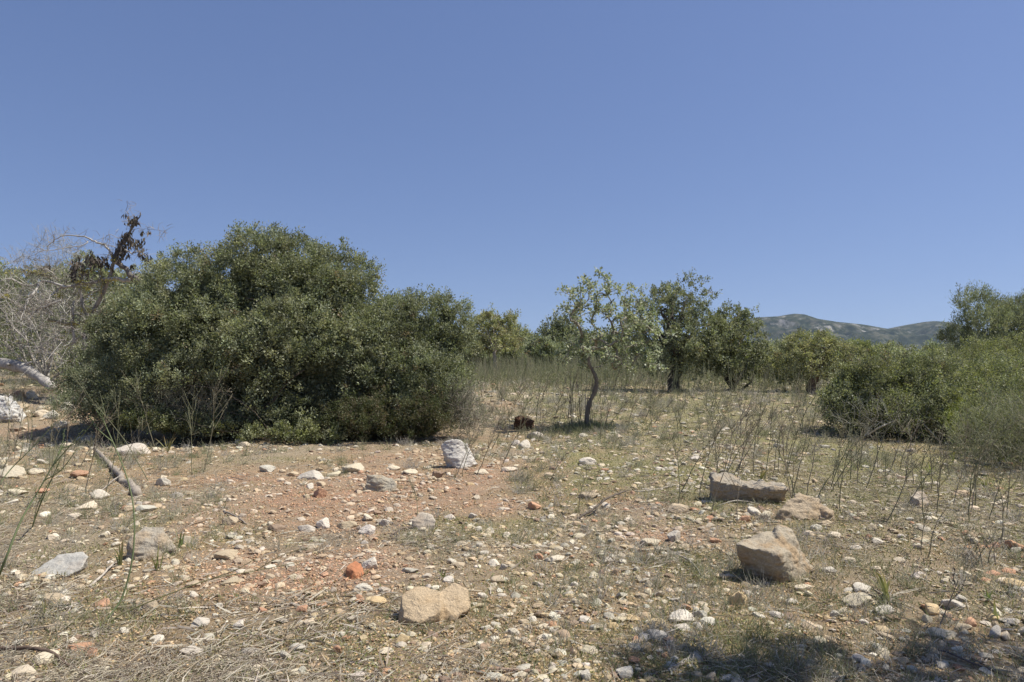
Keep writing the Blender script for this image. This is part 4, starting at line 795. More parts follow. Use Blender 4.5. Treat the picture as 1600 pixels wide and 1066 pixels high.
def dead_tree():
    rng = np.random.default_rng(303); Y = 17.0; x0 = pt(90, 590, Y).x; p = Vector((x0, Y, Hf(x0, Y)))
    e = empty('fallen_tree', p); tag(e, 'bare fallen grey tree at left with twisted limbs, hanging dead leaves and yellow lichen', 'dead tree')
    L = lambda px, py, dy=0: np.array(pt(px, py, Y + dy) - p); grey = (.44, .41, .36); dk = (.21, .185, .16)
    limbs = [([(250, 470, .4), (222, 442, .2), (205, 432, 0), (196, 418, 0), (177, 407, 0), (182, 396, .1), (190, 380, .1), (202, 362, 0), (213, 348, 0), (219, 332, -.1)], .085, .012, dk),
        ([(175, 402, 0), (166, 386, 0), (152, 379, .1), (134, 371, .2), (112, 368, .2), (93, 370, .2), (74, 385, .3)], .030, .008, grey), ([(137, 377, .1), (124, 385, 0), (100, 388, -.1), (66, 393, -.2), (42, 404, -.2)], .014, .005, grey),
        ([(206, 352, 0), (199, 335, -.1), (200, 313, -.2)], .010, .003, dk), ([(210, 358, 0), (228, 358, .2), (250, 360, .3), (262, 363, .3)], .006, .002, dk), ([(200, 364, 0), (186, 372, 0), (172, 367, 0), (160, 376, 0), (158, 388, 0)], .008, .003, grey),
        ([(185, 392, 0), (176, 384, .1), (165, 383, .1)], .008, .003, grey), ([(190, 385, 0), (205, 395, -.1), (220, 392, -.1), (230, 405, -.1)], .02, .006, grey),
        ([(215, 440, .2), (190, 437, 0), (165, 436, 0), (134, 443, .2), (104, 448, -.2), (72, 440, .1), (44, 447, .3), (14, 436, 0), (-14, 446, -.2)], .055, .010, grey), ([(262, 430, .5), (235, 430, .3), (210, 434, .1)], .03, .04, (.33, .30, .16)),
        ([(100, 446, 0), (86, 456, 0), (76, 468, -.2), (72, 480, -.3), (82, 492, -.4)], .03, .012, grey), ([(60, 444, 0), (52, 458, -.3), (44, 470, -.4), (38, 488, -.5), (36, 505, -.5)], .03, .014, grey),
        ([(95, 470, -.3), (72, 478, -.4), (55, 486, -.4), (44, 502, -.5)], .028, .012, grey), ([(124, 415, 0), (126, 430, 0), (128, 442, 0)], .018, .012, grey), ([(158, 420, 0), (159, 440, 0), (158, 460, 0)], .018, .016, (.33, .29, .13)),
        ([(85, 430, 0), (70, 420, -.1), (56, 418, -.1), (54, 408, -.1), (75, 405, 0)], .014, .006, grey), ([(85, 432, 0), (62, 428, -.1), (35, 422, -.1)], .022, .01, (.32, .29, .17)), ([(165, 480, .2), (140, 500, .1), (110, 506, 0), (75, 500, 0)], .05, .03, (.32, .29, .18)),
        ([(115, 540, 0), (113, 500, 0), (116, 470, 0)], .03, .02, grey), ([(200, 560, .5), (150, 520, .3), (130, 480, .2), (125, 450, .1)], .055, .03, grey), ([(125, 590, .2), (128, 550, .1), (140, 500, .2), (165, 450, .1), (178, 410, 0)], .07, .04, (.30, .27, .23))]
    ends = []
    for P, r0, r1, c in limbs:
        q = smooth_path([L(*a) for a in P], 4 * len(P)); q[1:-1] += rng.normal(0, .012, (len(q) - 2, 3)); mb = MB(); tube(mb, q, np.linspace(r0, r1, len(q)), 8, c, .12, rng); mb.build('limb', M_bark, e); ends += [q[-1], q[len(q) // 2], q[-3]]
    # fine twigs off every limb and through the tangle
    mb = MB(); A = []; B = []
    allp = np.concatenate([smooth_path([L(*a) for a in P], 30) for P, *_ in limbs])
    for lo, n, ln in ((allp, 900, .40),):
        i = rng.integers(0, len(lo), n); a = lo[i] + rng.normal(0, .03, (n, 3)); d = norm(rng.normal(0, 1, (n, 3)) + np.array([-.3, 0, .1])); b = a + d * rng.uniform(.1, ln, (n, 1)); A.append(a); B.append(b)
        j = rng.integers(0, n, n); a2 = a[j] + (b[j] - a[j]) * rng.uniform(.3, 1, (n, 1)); A.append(a2); B.append(a2 + norm(rng.normal(0, 1, (n, 3))) * rng.uniform(.06, .25, (n, 1)))
    A = np.concatenate(A); B = np.concatenate(B); hi = A[:, 2] > L(0, 425)[2]; keep = ~hi | (rng.random(len(A)) < .35); A = A[keep]; B = B[keep]
    sticks(mb, A, B, rng.normal(0, .03, A.shape), .006, .002, pal([(.36, .33, .29), (.28, .25, .21), (.2, .17, .14)], len(A), .12, rng)); mb.build('twigs', M_twig, e)
    # hanging dead leaves in dark bunches
    mb = MB(); spots = [(200, 372, 9, 42), (192, 388, 10, 46), (206, 345, 7, 18), (215, 380, 9, 26), (222, 395, 7, 12), (182, 400, 8, 18), (118, 412, 7, 30), (114, 428, 8, 34), (142, 402, 7, 24), (150, 408, 8, 26), (162, 408, 7, 20), (134, 425, 9, 18), (233, 360, 2, 3), (222, 362, 3, 4), (197, 333, 3, 3), (74, 413, 3, 4), (228, 402, 5, 8), (208, 415, 3, 3), (170, 416, 5, 6), (212, 343, 5, 9)]
    Q = np.concatenate([np.array([L(a + rng.normal(0, r * .6), b_ + rng.normal(0, r * .6), rng.normal(0, .12)) for _ in range(int(n * 1.9))]) for a, b_, r, n in spots]); m = len(Q)
    leaves(mb, Q, rng.normal(0, .35, (m, 3)) + np.array([0, 0, -1]), rng.normal(0, 1, (m, 3)), rng.uniform(.09, .19, m), rng.uniform(.03, .065, m), pal([(.075, .066, .058), (.10, .088, .076), (.15, .125, .10)], m, .2, rng), .35); mb.build('dead_leaves', M_grass, e)
    mb = MB(); li = [(172, 437, 16, 4), (135, 425, 14, 4), (122, 440, 10, 3), (136, 450, 10, 4), (92, 462, 8, 5), (30, 425, 30, 5), (8, 462, 8, 4), (135, 485, 16, 6), (178, 406, 5, 4), (60, 425, 20, 3), (120, 505, 14, 3)]
    Q = np.concatenate([np.array([L(a + rng.normal(0, w * .5), b_ + rng.normal(0, h * .5), rng.normal(-.05, .08)) for _ in range(90)]) for a, b_, w, h in li]); m = len(Q)
    leaves(mb, Q, rng.normal(0, 1, (m, 3)), rng.normal(0, 1, (m, 3)), .04, .03, pal([(.42, .36, .07), (.34, .30, .09), (.30, .28, .13)], m, .15, rng)); mb.build('lichen', M_leaf, e)
dead_tree()

def brush(name, label, cat, px, py, Y, boxes, cols, n, ln, r0, seed, leafcol=None, up=0.25, group=None):
    rng = np.random.default_rng(seed); x0 = pt(px, py, Y).x; p = Vector((x0, Y, Hf(x0, Y))); e = empty(name, p); tag(e, label, cat, group)
    A = []
    for (a, b_, w, h, dpt) in boxes:
        k = int(n * w * h / sum(q[2] * q[3] for q in boxes)); c = np.array(pt(a, b_, Y) - p); v = norm(rng.normal(0, 1, (k, 3))) * rng.random((k, 1)) ** .4 * np.array([w / FPX * Y, dpt, h / FPX * Y]); A.append(c + v)
    A = np.concatenate(A); A = A[A[:, 2] > 0]; m = len(A); d = norm(rng.normal(0, 1, (m, 3)) + np.array([0, 0, up])); l = rng.uniform(.3, 1, (m, 1)) * ln; B = A + d * l
    j = rng.integers(0, m, m * 2); t = rng.uniform(.3, 1, (m * 2, 1)); A2 = A[j] + (B[j] - A[j]) * t; B2 = A2 + norm(d[j] + rng.normal(0, .6, (m * 2, 3))) * l[j] * .45
    mb = MB(); C = pal(cols, m, .14, rng); sticks(mb, A, B, rng.normal(0, .06, (m, 3)) * l, r0, r0 * .5, C); sticks(mb, A2, B2, rng.normal(0, .05, (m * 2, 3)) * l[j], r0 * .5, r0 * .25, C[j]); mb.build('twigs', M_twig, e)
    if leafcol:
        f = MB(); q = 3; i = rng.integers(0, m * 2, m * q); P = A2[i] + (B2[i] - A2[i]) * rng.random((m * q, 1)); leaves(f, P, rng.normal(0, 1, (m * q, 3)) + np.array([0, 0, .5]), rng.normal(0, 1, (m * q, 3)), rng.uniform(.02, .04, m * q), rng.uniform(.006, .014, m * q), pal(leafcol, m * q, .15, rng)); f.build('foliage', M_leaf, e)
    return e
G3 = [(.46, .43, .38), (.38, .355, .31), (.53, .50, .44), (.27, .25, .22)]
brush('brush_pile', 'tangled pile of grey dead branches under the fallen tree at left', 'brush pile', 90, 590, 17.3, [(60, 520, 75, 60, 1.2), (150, 540, 60, 50, 1.0), (20, 470, 60, 40, 1.0), (130, 575, 70, 22, 1.0), (90, 470, 70, 30, .8)], G3, 720, .8, .0075, 311, GREYG)
brush('bare_sapling', 'fine grey nearly leafless sapling rising behind the fallen tree against the sky', 'sapling', 90, 590, 21, [(85, 385, 34, 20, .5), (60, 400, 30, 16, .5), (110, 400, 28, 18, .5), (20, 415, 26, 12, .5), (70, 430, 60, 20, .6), (90, 480, 20, 60, .3)], [(.36, .34, .30)], 520, .55, .0055, 312, GREYG, up=.8)
brush('dry_brush', 'grey brown dry twiggy brush at the right foot of the big bush', 'brush', 715, 690, 12.4, [(705, 650, 36, 34, .5), (735, 655, 26, 30, .4), (720, 620, 26, 22, .4), (660, 655, 34, 26, .4)], [(.30, .27, .22), (.24, .21, .17), (.2, .2, .13)], 1500, .32, .0035, 313, GREYG, up=.7)
brush('dry_brush', 'greyish broom thicket of fine upright twigs at the lower right edge', 'brush', 1560, 740, 9.4, [(1560, 700, 40, 42, .6), (1610, 690, 50, 60, .7), (1520, 700, 30, 30, .5), (1590, 650, 44, 34, .7)], [(.25, .26, .16), (.33, .30, .22), (.22, .22, .14)], 700, .45, .0022, 314, [(.22, .24, .12), (.18, .19, .10)], up=1.0)
brush('dry_brush', 'bare grey twigs hanging at the front of the dark right bush', 'brush', 1400, 700, 12.2, [(1350, 655, 40, 34, .3), (1400, 665, 44, 30, .3), (1450, 670, 40, 30, .3)], [(.30, .29, .24), (.22, .21, .17)], 160, .45, .004, 315, None, up=.7)
brush('dry_brush', 'small rusty brown dry patch of twigs left of the dark right bush', 'brush', 1312, 660, 14.5, [(1312, 630, 16, 26, .3)], [(.26, .17, .11), (.2, .14, .1)], 300, .3, .004, 316, None, up=.8)
brush('dry_brush', 'fine upright grey stems at the front left of the big bush', 'brush', 300, 690, 11.9, [(275, 640, 30, 44, .3), (330, 640, 30, 40, .3), (230, 640, 24, 30, .3)], [(.24, .24, .17), (.3, .28, .22)], 300, .5, .003, 317, None, up=1.6)

def log_thing(name, label, cat, pts, r, c, seed, ground=True, knots=2, group='dead branches lying on the ground', k=9):
    """pts: photo pixels of a stick lying on the ground, or (px, py, Y) in the air"""
    rng = np.random.default_rng(seed); W = []
    for q in pts:
        W.append(at(q[0], q[1]) + Vector((0, 0, r[0] * .7)) if len(q) == 2 else (at(q[0], q[1]) + Vector((0, 0, q[2])) if q[2] < 2 else pt(*q)))
    p = W[0].copy(); W = np.array([w - p for w in W]); n = max(8, 4 * len(W)); P = smooth_path(W, n); Lg = np.linalg.norm(W[-1] - W[0]); P[1:-1] += rng.normal(0, .0035, (n - 2, 3)) * Lg
    mb = MB(); tube(mb, P, np.linspace(r[0], r[1], n) * (1 + .08 * rng.normal(0, 1, n)).clip(.7, 1.3), k, c, .15, rng)
    for _ in range(knots):
        i = rng.integers(1, n - 2); d = norm(P[i + 1] - P[i] + rng.normal(0, .8, 3) * np.linalg.norm(P[i + 1] - P[i])); L = Lg * rng.uniform(.12, .3); tube(mb, smooth_path([P[i], P[i] + d * L * .5 + rng.normal(0, .05, 3) * L, P[i] + d * L], 5), np.linspace(r[1] * .6, r[1] * .25, 5), 5, c)
    o = mb.build(name, M_bark, None, p); tag(o, label, cat, group); return o
log_thing('fallen_log', 'thick grey fallen log with a split broken end, below the fallen tree at left', 'log', [(-40, 566, 17.0), (0, 568, 16.9), (30, 573, 16.8), (52, 584, 16.7), (70, 596, 16.5), (84, 606, 16.4)], (.15, .10), (.40, .37, .33), 1, group=None)
log_thing('broken_branch', 'thick straight grey brown broken branch lying left of centre', 'branch', [(148, 706, .05), (170, 728, .03), (195, 754), (216, 776)], (.028, .045), (.36, .31, .25), 2, knots=1)
log_thing('dead_branch', 'dark forked dead branch lying near the field centre', 'branch', [(902, 812), (925, 806, .06), (950, 794, .1), (978, 787, .13)], (.012, .008), (.15, .125, .10), 3, knots=4)
log_thing('dead_branch', 'pale curved stick behind the dark forked branch in the centre', 'branch', [(990, 769), (1010, 768), (1032, 764), (1055, 759)], (.010, .007), (.48, .43, .35), 4, knots=0)
log_thing('dead_branch', 'smooth grey stick lying in the tree shade at the bottom', 'branch', [(1045, 1050), (1060, 1042), (1078, 1030), (1088, 1023)], (.010, .013), (.42, .38, .32), 5, knots=0)
log_thing('dead_branch', 'long dark brown branch in the front left corner', 'branch', [(-10, 1018), (30, 1022, .03), (75, 1030, .04), (112, 1048)], (.012, .007), (.14, .10, .075), 6, knots=4)
log_thing('dead_branch', 'grey stick forking off beside the thick broken branch', 'branch', [(158, 768), (178, 756, .05), (196, 748, .07)], (.009, .007), (.36, .32, .27), 7, knots=1)
log_thing('dead_branch', 'long thin grey stick lying at the left edge', 'branch', [(-10, 773), (30, 776), (65, 780)], (.009, .006), (.30, .25, .2), 8, knots=1)
log_thing('dead_branch', 'slim grey stick left of the largest tan boulder', 'branch', [(1060, 868), (1080, 885, .03), (1098, 903)], (.007, .005), (.36, .32, .27), 9, knots=2)
log_thing('dead_branch', 'curved pale root like stick below the angular stone at left', 'branch', [(140, 918), (160, 905, .03), (172, 892, .03), (182, 880)], (.009, .006), (.46, .41, .34), 10, knots=1)
log_thing('dead_branch', 'thin dark twig running to the bottom right corner', 'branch', [(1430, 1012), (1470, 1025, .03), (1520, 1045, .03), (1580, 1060)], (.006, .004), (.16, .13, .11), 12, knots=4)
log_thing('dead_branch', 'short dark curved twig between centre stones and heart shaped boulder', 'branch', [(938, 942), (946, 935, .04), (953, 926, .05)], (.007, .004), (.17, .14, .11), 13, knots=0)
log_thing('dead_branch', 'grey brown stick lying right of the red earth by the cream stones', 'branch', [(350, 800), (368, 812, .03), (385, 820)], (.010, .007), (.28, .24, .2), 14, knots=2)
log_thing('dead_branch', 'pale stick lying before the lone stones at the lower left', 'branch', [(280, 1030), (310, 1020), (335, 1005)], (.006, .004), (.44, .40, .34), 15, knots=1)
log_thing('dead_branch', 'bleached branch reaching down left from the dark right bush', 'branch', [(1346, 686), (1375, 668, 12.2), (1405, 655, 12.3), (1440, 640, 12.6)], (.012, .018), (.50, .46, .38), 16, knots=4)
log_thing('dead_branch', 'bleached branch slanting down right from the dark right bush', 'branch', [(1424, 642, 12.4), (1440, 660, 12.2), (1458, 678, 12.0), (1470, 694)], (.016, .010), (.44, .40, .33), 17, knots=3)
log_thing('dead_branch', 'reddish brown stick at the bottom edge left of the shade', 'branch', [(762, 1048), (800, 1050), (845, 1052)], (.011, .008), (.30, .21, .15), 18, knots=1)
log_thing('dead_branch', 'dark short stick in front of the round tan disc of rock', 'branch', [(610, 838), (632, 830, .03), (655, 826)], (.008, .006), (.17, .13, .1), 19, knots=2)
log_thing('dead_branch', 'bent pale stick lying before the slab and left of the slotted boulder', 'branch', [(1120, 792), (1150, 790, .05), (1186, 788)], (.006, .005), (.46, .42, .35), 20, knots=1)
o = MB(); leaves(o, np.array([[0, 0, 0.]]), np.array([[-.55, .35, .55]]), np.array([[.5, -.8, .4]]), .075, .03, np.array([[.09, .06, .045]]), .3)
q = at(702, 966); c = o.build('dead_leaf', M_grass, None, (q.x - .0, q.y + .04, q.z + .035)); tag(c, 'single dark brown dead leaf leaning on the heart shaped boulder', 'leaf')

# ------------------------------------------------------------------ tall dry stalks
SC = [(.22, .20, .13), (.19, .19, .11), (.26, .22, .16)]
def stalk_mesh(seed, h=1.0, nb=7, curve=0.10, start=.45, green=False, pods=True):
    rng = np.random.default_rng(seed); c = np.array((.20, .235, .10) if green else SC[seed % 3]); a = rng.uniform(0, 6.28)
    P = smooth_path([[0, 0, -.03], [curve * .2 * math.cos(a), curve * .2 * math.sin(a), h * .35], [curve * .6 * math.cos(a), curve * .6 * math.sin(a), h * .7], [curve * 1.3 * math.cos(a), curve * 1.3 * math.sin(a), h]], 16)
    P[2:] += np.cumsum(rng.normal(0, .003, (14, 3)), 0)
    mb = MB(); tube(mb, P, np.linspace(.0052, .0016, 16) * (1 if h < 1.2 else 1.2), 5, c); A = []; B = []
    for k in range(nb):
        i = int(len(P) * rng.uniform(start, .93)); az = rng.uniform(0, 6.28); an = rng.uniform(.22, .55); L = h * rng.uniform(.14, .40)
        d = np.array([math.cos(az) * math.sin(an), math.sin(az) * math.sin(an), math.cos(an)]); q = smooth_path([P[i], P[i] + d * L * .5 , P[i] + d * L * .95 + np.array([0, 0, L * .12])], 6)
        tube(mb, q, np.linspace(.0030, .0012, 6), 4, c)
        for j in range(int(5 if pods else 0)):
            t = q[rng.integers(2, 6)] + rng.normal(0, .002, 3); A.append(t); B.append(t + norm(d + rng.normal(0, .6, 3)) * rng.uniform(.010, .022))
        if rng.random() < .5:
            d2 = norm(d + rng.normal(0, .35, 3)); tube(mb, smooth_path([q[2], q[2] + d2 * L * .3, q[2] + d2 * L * .5 + np.array([0, 0, L * .1])], 4), np.linspace(.002, .001, 4), 4, c)
    if A:
        n = len(A); sticks(mb, np.array(A), np.array(B), np.zeros((n, 3)), .0035, .0015, np.tile(c * .75, (n, 1)), 4)
    return mb.mesh('dry_stalk')
SM = [stalk_mesh(k, 1.0, 4 + k % 7, .06 + .03 * (k % 4), .35 + .05 * (k % 4)) for k in range(22)]
STK = [(1140, 757, 1195, 640), (1150, 758, 1178, 648), (1118, 725, 1122, 640), (1208, 742, 1213, 655), (1216, 740, 1226, 648), (1228, 700, 1242, 622), (1262, 700, 1280, 625), (1300, 768, 1345, 682), (1372, 732, 1376, 655), (1390, 738, 1420, 668), (1415, 792, 1472, 702), (1464, 805, 1474, 702),
    (1490, 790, 1502, 718), (1518, 800, 1524, 705), (1546, 812, 1572, 735), (1565, 850, 1592, 755), (1450, 872, 1452, 795), (893, 655, 892, 588), (899, 652, 897, 582), (886, 652, 878, 600), (868, 656, 870, 612), (941, 676, 982, 565), (938, 690, 941, 632), (948, 672, 978, 618), (785, 726, 822, 640),
    (768, 702, 800, 640), (745, 742, 788, 650), (714, 742, 752, 655), (722, 744, 735, 680), (862, 748, 884, 700), (905, 802, 902, 735), (650, 822, 666, 760), (300, 742, 293, 625), (318, 740, 352, 612), (242, 702, 208, 600), (232, 752, 150, 600), (10, 702, 28, 600), (22, 704, 62, 605), (16, 705, 12, 640),
    (1005, 662, 1030, 610), (1020, 664, 1050, 622), (1060, 690, 1058, 640), (842, 640, 850, 600), (1180, 640, 1182, 600), (1440, 868, 1438, 800), (1528, 880, 1531, 830), (1543, 882, 1545, 828), (1535, 884, 1538, 835), (1556, 885, 1558, 825), (570, 720, 560, 690), (480, 790, 478, 745)]
srng = np.random.default_rng(44); SL = []
def put_stalk(bx, by, tx, ty, grp):
    p = at(bx, by); dist = p.y; T = pt(tx, ty, dist) - p; h = T.length; m = SM[int(srng.integers(0, len(SM)))]
    o = link('dry_stalk', m, M_twig, None, p); w = (0.85 + 0.052 * dist); o.scale = (h * .75 * max(w / max(h, .4), 1) if h < .5 else w * .9, w * .9, h)
    lean = math.atan2(T.x, T.z); o.rotation_euler = (srng.normal(0, .06), lean * .9, 0); SL.append((o, h, lean)); return o
for s_ in STK: put_stalk(*s_, None)
while len(SL) < 190:
    u = srng.random()
    if u < .62: bx = srng.uniform(1050, 1600); by = 632 + 190 * srng.random() ** 1.7
    elif u < .9: bx = srng.uniform(742, 1080); by = srng.uniform(612, 700)
    else: bx = srng.uniform(-5, 200); by = srng.uniform(690, 790)
    if bx > 1290 and by < 700 + (bx - 1290) * .12: continue
    hh = srng.uniform(.45, .95); p = at(bx, by); hp = hh / p.y * FPX; put_stalk(bx, by, bx + srng.normal(hp * .12, hp * .22), by - hp, None)
lab = {}
for o, h, ln in SL:
    a = ('short ' if h < .5 else 'tall ' if h > .85 else '') + ('right leaning' if ln > .2 else 'left leaning' if ln < -.2 else 'upright') + ' dry stalk'
    lab.setdefault((a, rel_words(o.location.x, o.location.y)), []).append(o)
for (a, b_), Ls in lab.items():
    Ls.sort(key=lambda o: o.location.y)
    for k, o in enumerate(Ls):
        t = f'{a} {b_}' if len(Ls) == 1 else f'{a} {b_}, {ORD[min(k, 6)]}'
        if len(t.split()) > 16: t = t.replace('the ', '')
        tag(o, t, 'plant stalk', 'dry stalks standing on the field')
def tall_stem(label, pts, r, c, branches=(), seed=0):
    W = [at(*pts[0][:2])] + [pt(*q) for q in pts[1:]]; p = W[0].copy(); P = smooth_path([np.array(w - p) for w in W], 6 * len(W)); rng = np.random.default_rng(seed)
    e = empty('tall_stalk', p); tag(e, label, 'plant stalk', 'tall green stalks in the foreground'); mb = MB(); tube(mb, P, np.linspace(r, r * .35, len(P)), 7, c); mb.build('stem', M_leaf, e)
    for b_ in branches:
        Q = [np.array(pt(*q) - p) for q in b_]; mb = MB(); q = smooth_path(Q, 10); tube(mb, q, np.linspace(r * .55, r * .22, 10), 5, c); n = 14; i = rng.integers(2, 10, n); A = q[i] + rng.normal(0, .002, (n, 3))
        sticks(mb, A, A + norm(rng.normal(0, .7, (n, 3)) + np.array([0, 0, .8])) * .014, np.zeros((n, 3)), .003, .0012, np.tile(np.array(c) * .75, (n, 1)), 4); mb.build('side_branch', M_leaf, e)
GS = (.23, .27, .13)
tall_stem('tall pale green stalk curving up past the angular stone at left', [(162, 972), (190, 935, 4.1), (207, 870, 4.15), (209, 800, 4.2), (196, 740, 4.25), (166, 668, 4.3), (150, 640, 4.3)], .0065, GS, [[(166, 668, 4.3), (160, 650, 4.3), (163, 632, 4.3)], [(175, 690, 4.28), (150, 668, 4.3), (140, 650, 4.3)]], 1)
tall_stem('long low arching green stalk leaning right across the lower left ground', [(166, 974), (200, 955, 4.05), (260, 930, 4.1), (330, 905, 4.2), (400, 892, 4.3), (470, 878, 4.4)], .005, (.27, .25, .12), [[(330, 905, 4.2), (370, 890, 4.2), (400, 872, 4.2)], [(400, 892, 4.3), (440, 868, 4.3), (480, 858, 4.3)]], 2)
tall_stem('tall green stalk rising from the left edge and leaning right', [(-4, 905), (10, 870, 4.8), (32, 815, 4.9), (55, 775, 5.0), (82, 728, 5.05), (102, 690, 5.1)], .009, GS, [[(82, 728, 5.05), (96, 712, 5.05), (130, 672, 5.0)], [(90, 712, 5.05), (98, 690, 5.1), (100, 672, 5.1)], [(70, 750, 5.0), (95, 735, 5.0), (118, 705, 5.0)], [(95, 700, 5.1), (120, 690, 5.1), (160, 640, 5.1)]], 3)
tall_stem('pair of short green stalks fanning from one foot near the left edge', [(50, 824), (62, 790, 5.9), (80, 750, 5.9), (95, 715, 5.9)], .007, (.20, .24, .11), [[(62, 790, 5.9), (70, 765, 5.9), (90, 735, 5.9)], [(52, 820, 5.9), (58, 790, 5.9), (70, 765, 5.9)]], 4)
tall_stem('thin green stalk slanting up right from the left edge above the stones', [(-6, 765), (15, 735, 8.3), (45, 705, 8.4), (80, 668, 8.5), (112, 640, 8.6)], .008, (.20, .23, .12), [[(45, 705, 8.4), (50, 670, 8.4), (48, 640, 8.4)], [(80, 668, 8.5), (84, 640, 8.5), (80, 618, 8.5)], [(30, 720, 8.35), (36, 690, 8.35), (34, 660, 8.35)]], 5)
tall_stem('bare brown stem with dried head standing behind the shade at lower right', [(1464, 1000), (1470, 975, 4.0), (1484, 940, 4.0), (1498, 905, 4.0)], .0045, (.28, .24, .19), [[(1484, 940, 4.0), (1500, 925, 4.0), (1508, 908, 4.0)], [(1494, 915, 4.0), (1490, 905, 4.0), (1492, 890, 4.0)]], 6)

# ------------------------------------------------------------------ strap leaved tufts
def tuft(px, py, size, n, label, cols=((.13, .17, .06), (.19, .21, .08), (.26, .24, .12)), dead=14, spread=.55, seed=0):
    rng = np.random.default_rng(seed); p = at(px, py); e = empty('leaf_tuft', p); tag(e, label, 'plant', 'strap leaved tufts on the ground')
    def strap(mb, D, L, W, dr, c, tip):
        q = 7; t = np.linspace(0, 1, q); P = D[None] * (L * t)[:, None]; P[:, 2] -= dr * L * t ** 2.4; S = norm(np.cross(D, [0, 0, 1.0]) + rng.normal(0, .15, 3)); w = W * np.sqrt(np.clip(1 - t, 0, 1)) * (.6 + .5 * np.sin(t * 3)); P = P + rng.normal(0, .01, 3)
        V = np.stack([P - S * w[:, None] / 2, P + S * w[:, None] / 2], 1).reshape(-1, 3); i = np.arange(q - 1) * 2; C = c[None] * (1 - t ** 4)[:, None] + np.array(tip)[None] * (t ** 4)[:, None]
        mb.add(V, np.stack([i, i + 1, i + 3, i + 2], 1), None, np.repeat(C, 2, 0))
    mb = MB()
    for k in range(n):
        a = rng.uniform(0, 6.28); s = rng.uniform(.1, spread); strap(mb, norm(np.array([math.cos(a) * s, math.sin(a) * s, 1])), size * rng.uniform(.6, 1.1), .014 * (size / .25) ** .5, rng.uniform(0, .5), pal(cols, 1, .1, rng)[0], (.30, .16, .08))
    mb.build('leaves', M_leaf, e); mb = MB()
    for k in range(dead):
        a = rng.uniform(0, 6.28); strap(mb, norm(np.array([math.cos(a), math.sin(a), rng.uniform(.05, .35)])), size * rng.uniform(.4, 1.0), .010, rng.uniform(.1, .4), pal([(.46, .41, .33), (.34, .30, .25), (.24, .2, .16)], 1, .1, rng)[0], (.3, .26, .2))
    mb.build('dead_leaves', M_grass, e)
tuft(188, 884, .26, 10, 'dark green strap leaf tuft standing left of the angular stone at left', seed=1, spread=.3, dead=6)
tuft(246, 892, .22, 9, 'thin yellowish leaf tuft in front of the angular stone at left', seed=2, spread=.35, dead=6)
tuft(280, 856, .22, 7, 'light green broad leaf tuft right of the angular stone at left', cols=((.2, .27, .1), (.24, .3, .13)), seed=3, spread=.25, dead=3)
tuft(262, 706, .32, 14, 'yellowish green strap leaf clump before the left half of the big bush', cols=((.24, .25, .10), (.3, .27, .13)), seed=4, spread=.8, dead=16)
tuft(1190, 752, .28, 12, 'dark strap leaf clump right behind the long slab boulder', seed=5, spread=.9, dead=18)
tuft(1386, 938, .34, 14, 'curling yellow green strap leaves over dry litter at lower right', cols=((.22, .24, .10), (.28, .28, .13)), seed=6, spread=1.3, dead=40)
tuft(1556, 968, .18, 4, 'pair of short pale green leaves near the right edge stones', cols=((.3, .32, .16),), seed=7, spread=.3, dead=5)
tuft(1454, 742, .30, 11, 'bright yellow green leaf clump before the dark right bush', cols=((.27, .29, .09), (.22, .26, .08)), seed=8, spread=.8, dead=8)
tuft(1490, 722, .25, 9, 'small bright leaf clump under the yellow green spurge', cols=((.25, .28, .09),), seed=9, spread=.8, dead=8)
tuft(1540, 762, .25, 10, 'green leaf clump at the foot of the broom thicket', seed=10, spread=.8, dead=12)
tuft(710, 748, .18, 5, 'mostly dead grey leaf clump at the foot of the white pitted boulder', seed=11, spread=.4, dead=26)
tuft(160, 985, .14, 3, 'grey dead leaf fan around the foot of the curving green stalk', seed=12, spread=.5, dead=34)
tuft(70, 965, .15, 4, 'pale dry leaf clump before the lens shaped boulder', cols=((.3, .3, .15),), seed=13, spread=.5, dead=24)
tuft(305, 745, .22, 2, 'heap of grey dead straps on the red earth before the big bush', seed=14, spread=.5, dead=30)
tuft(20, 708, .22, 2, 'heap of grey dead straps at the left edge below the white rock', seed=15, spread=.5, dead=34)
tuft(350, 795, .14, 2, 'small heap of grey dead straps on the red earth', seed=16, spread=.5, dead=18)
tuft(905, 815, .20, 1, 'bundle of grey dead straps beside the dark forked branch', seed=17, spread=.5, dead=30)
tuft(1380, 795, .24, 4, 'withered dark leaf clump left of the pointed cream rock', seed=18, spread=.7, dead=26)
tuft(690, 905, .12, 12, 'low green grass tuft right behind the heart shaped boulder', seed=19, spread=1.0, dead=4)
tuft(1172, 905, .10, 14, 'short green grass tuft at the front of the largest tan boulder', cols=((.15, .21, .08), (.2, .25, .1)), seed=20, spread=.7, dead=3)
tuft(1545, 940, .12, 14, 'green grass tuft with thin stems above the lower right stones', cols=((.15, .21, .08), (.2, .25, .1)), seed=21, spread=.8, dead=8)

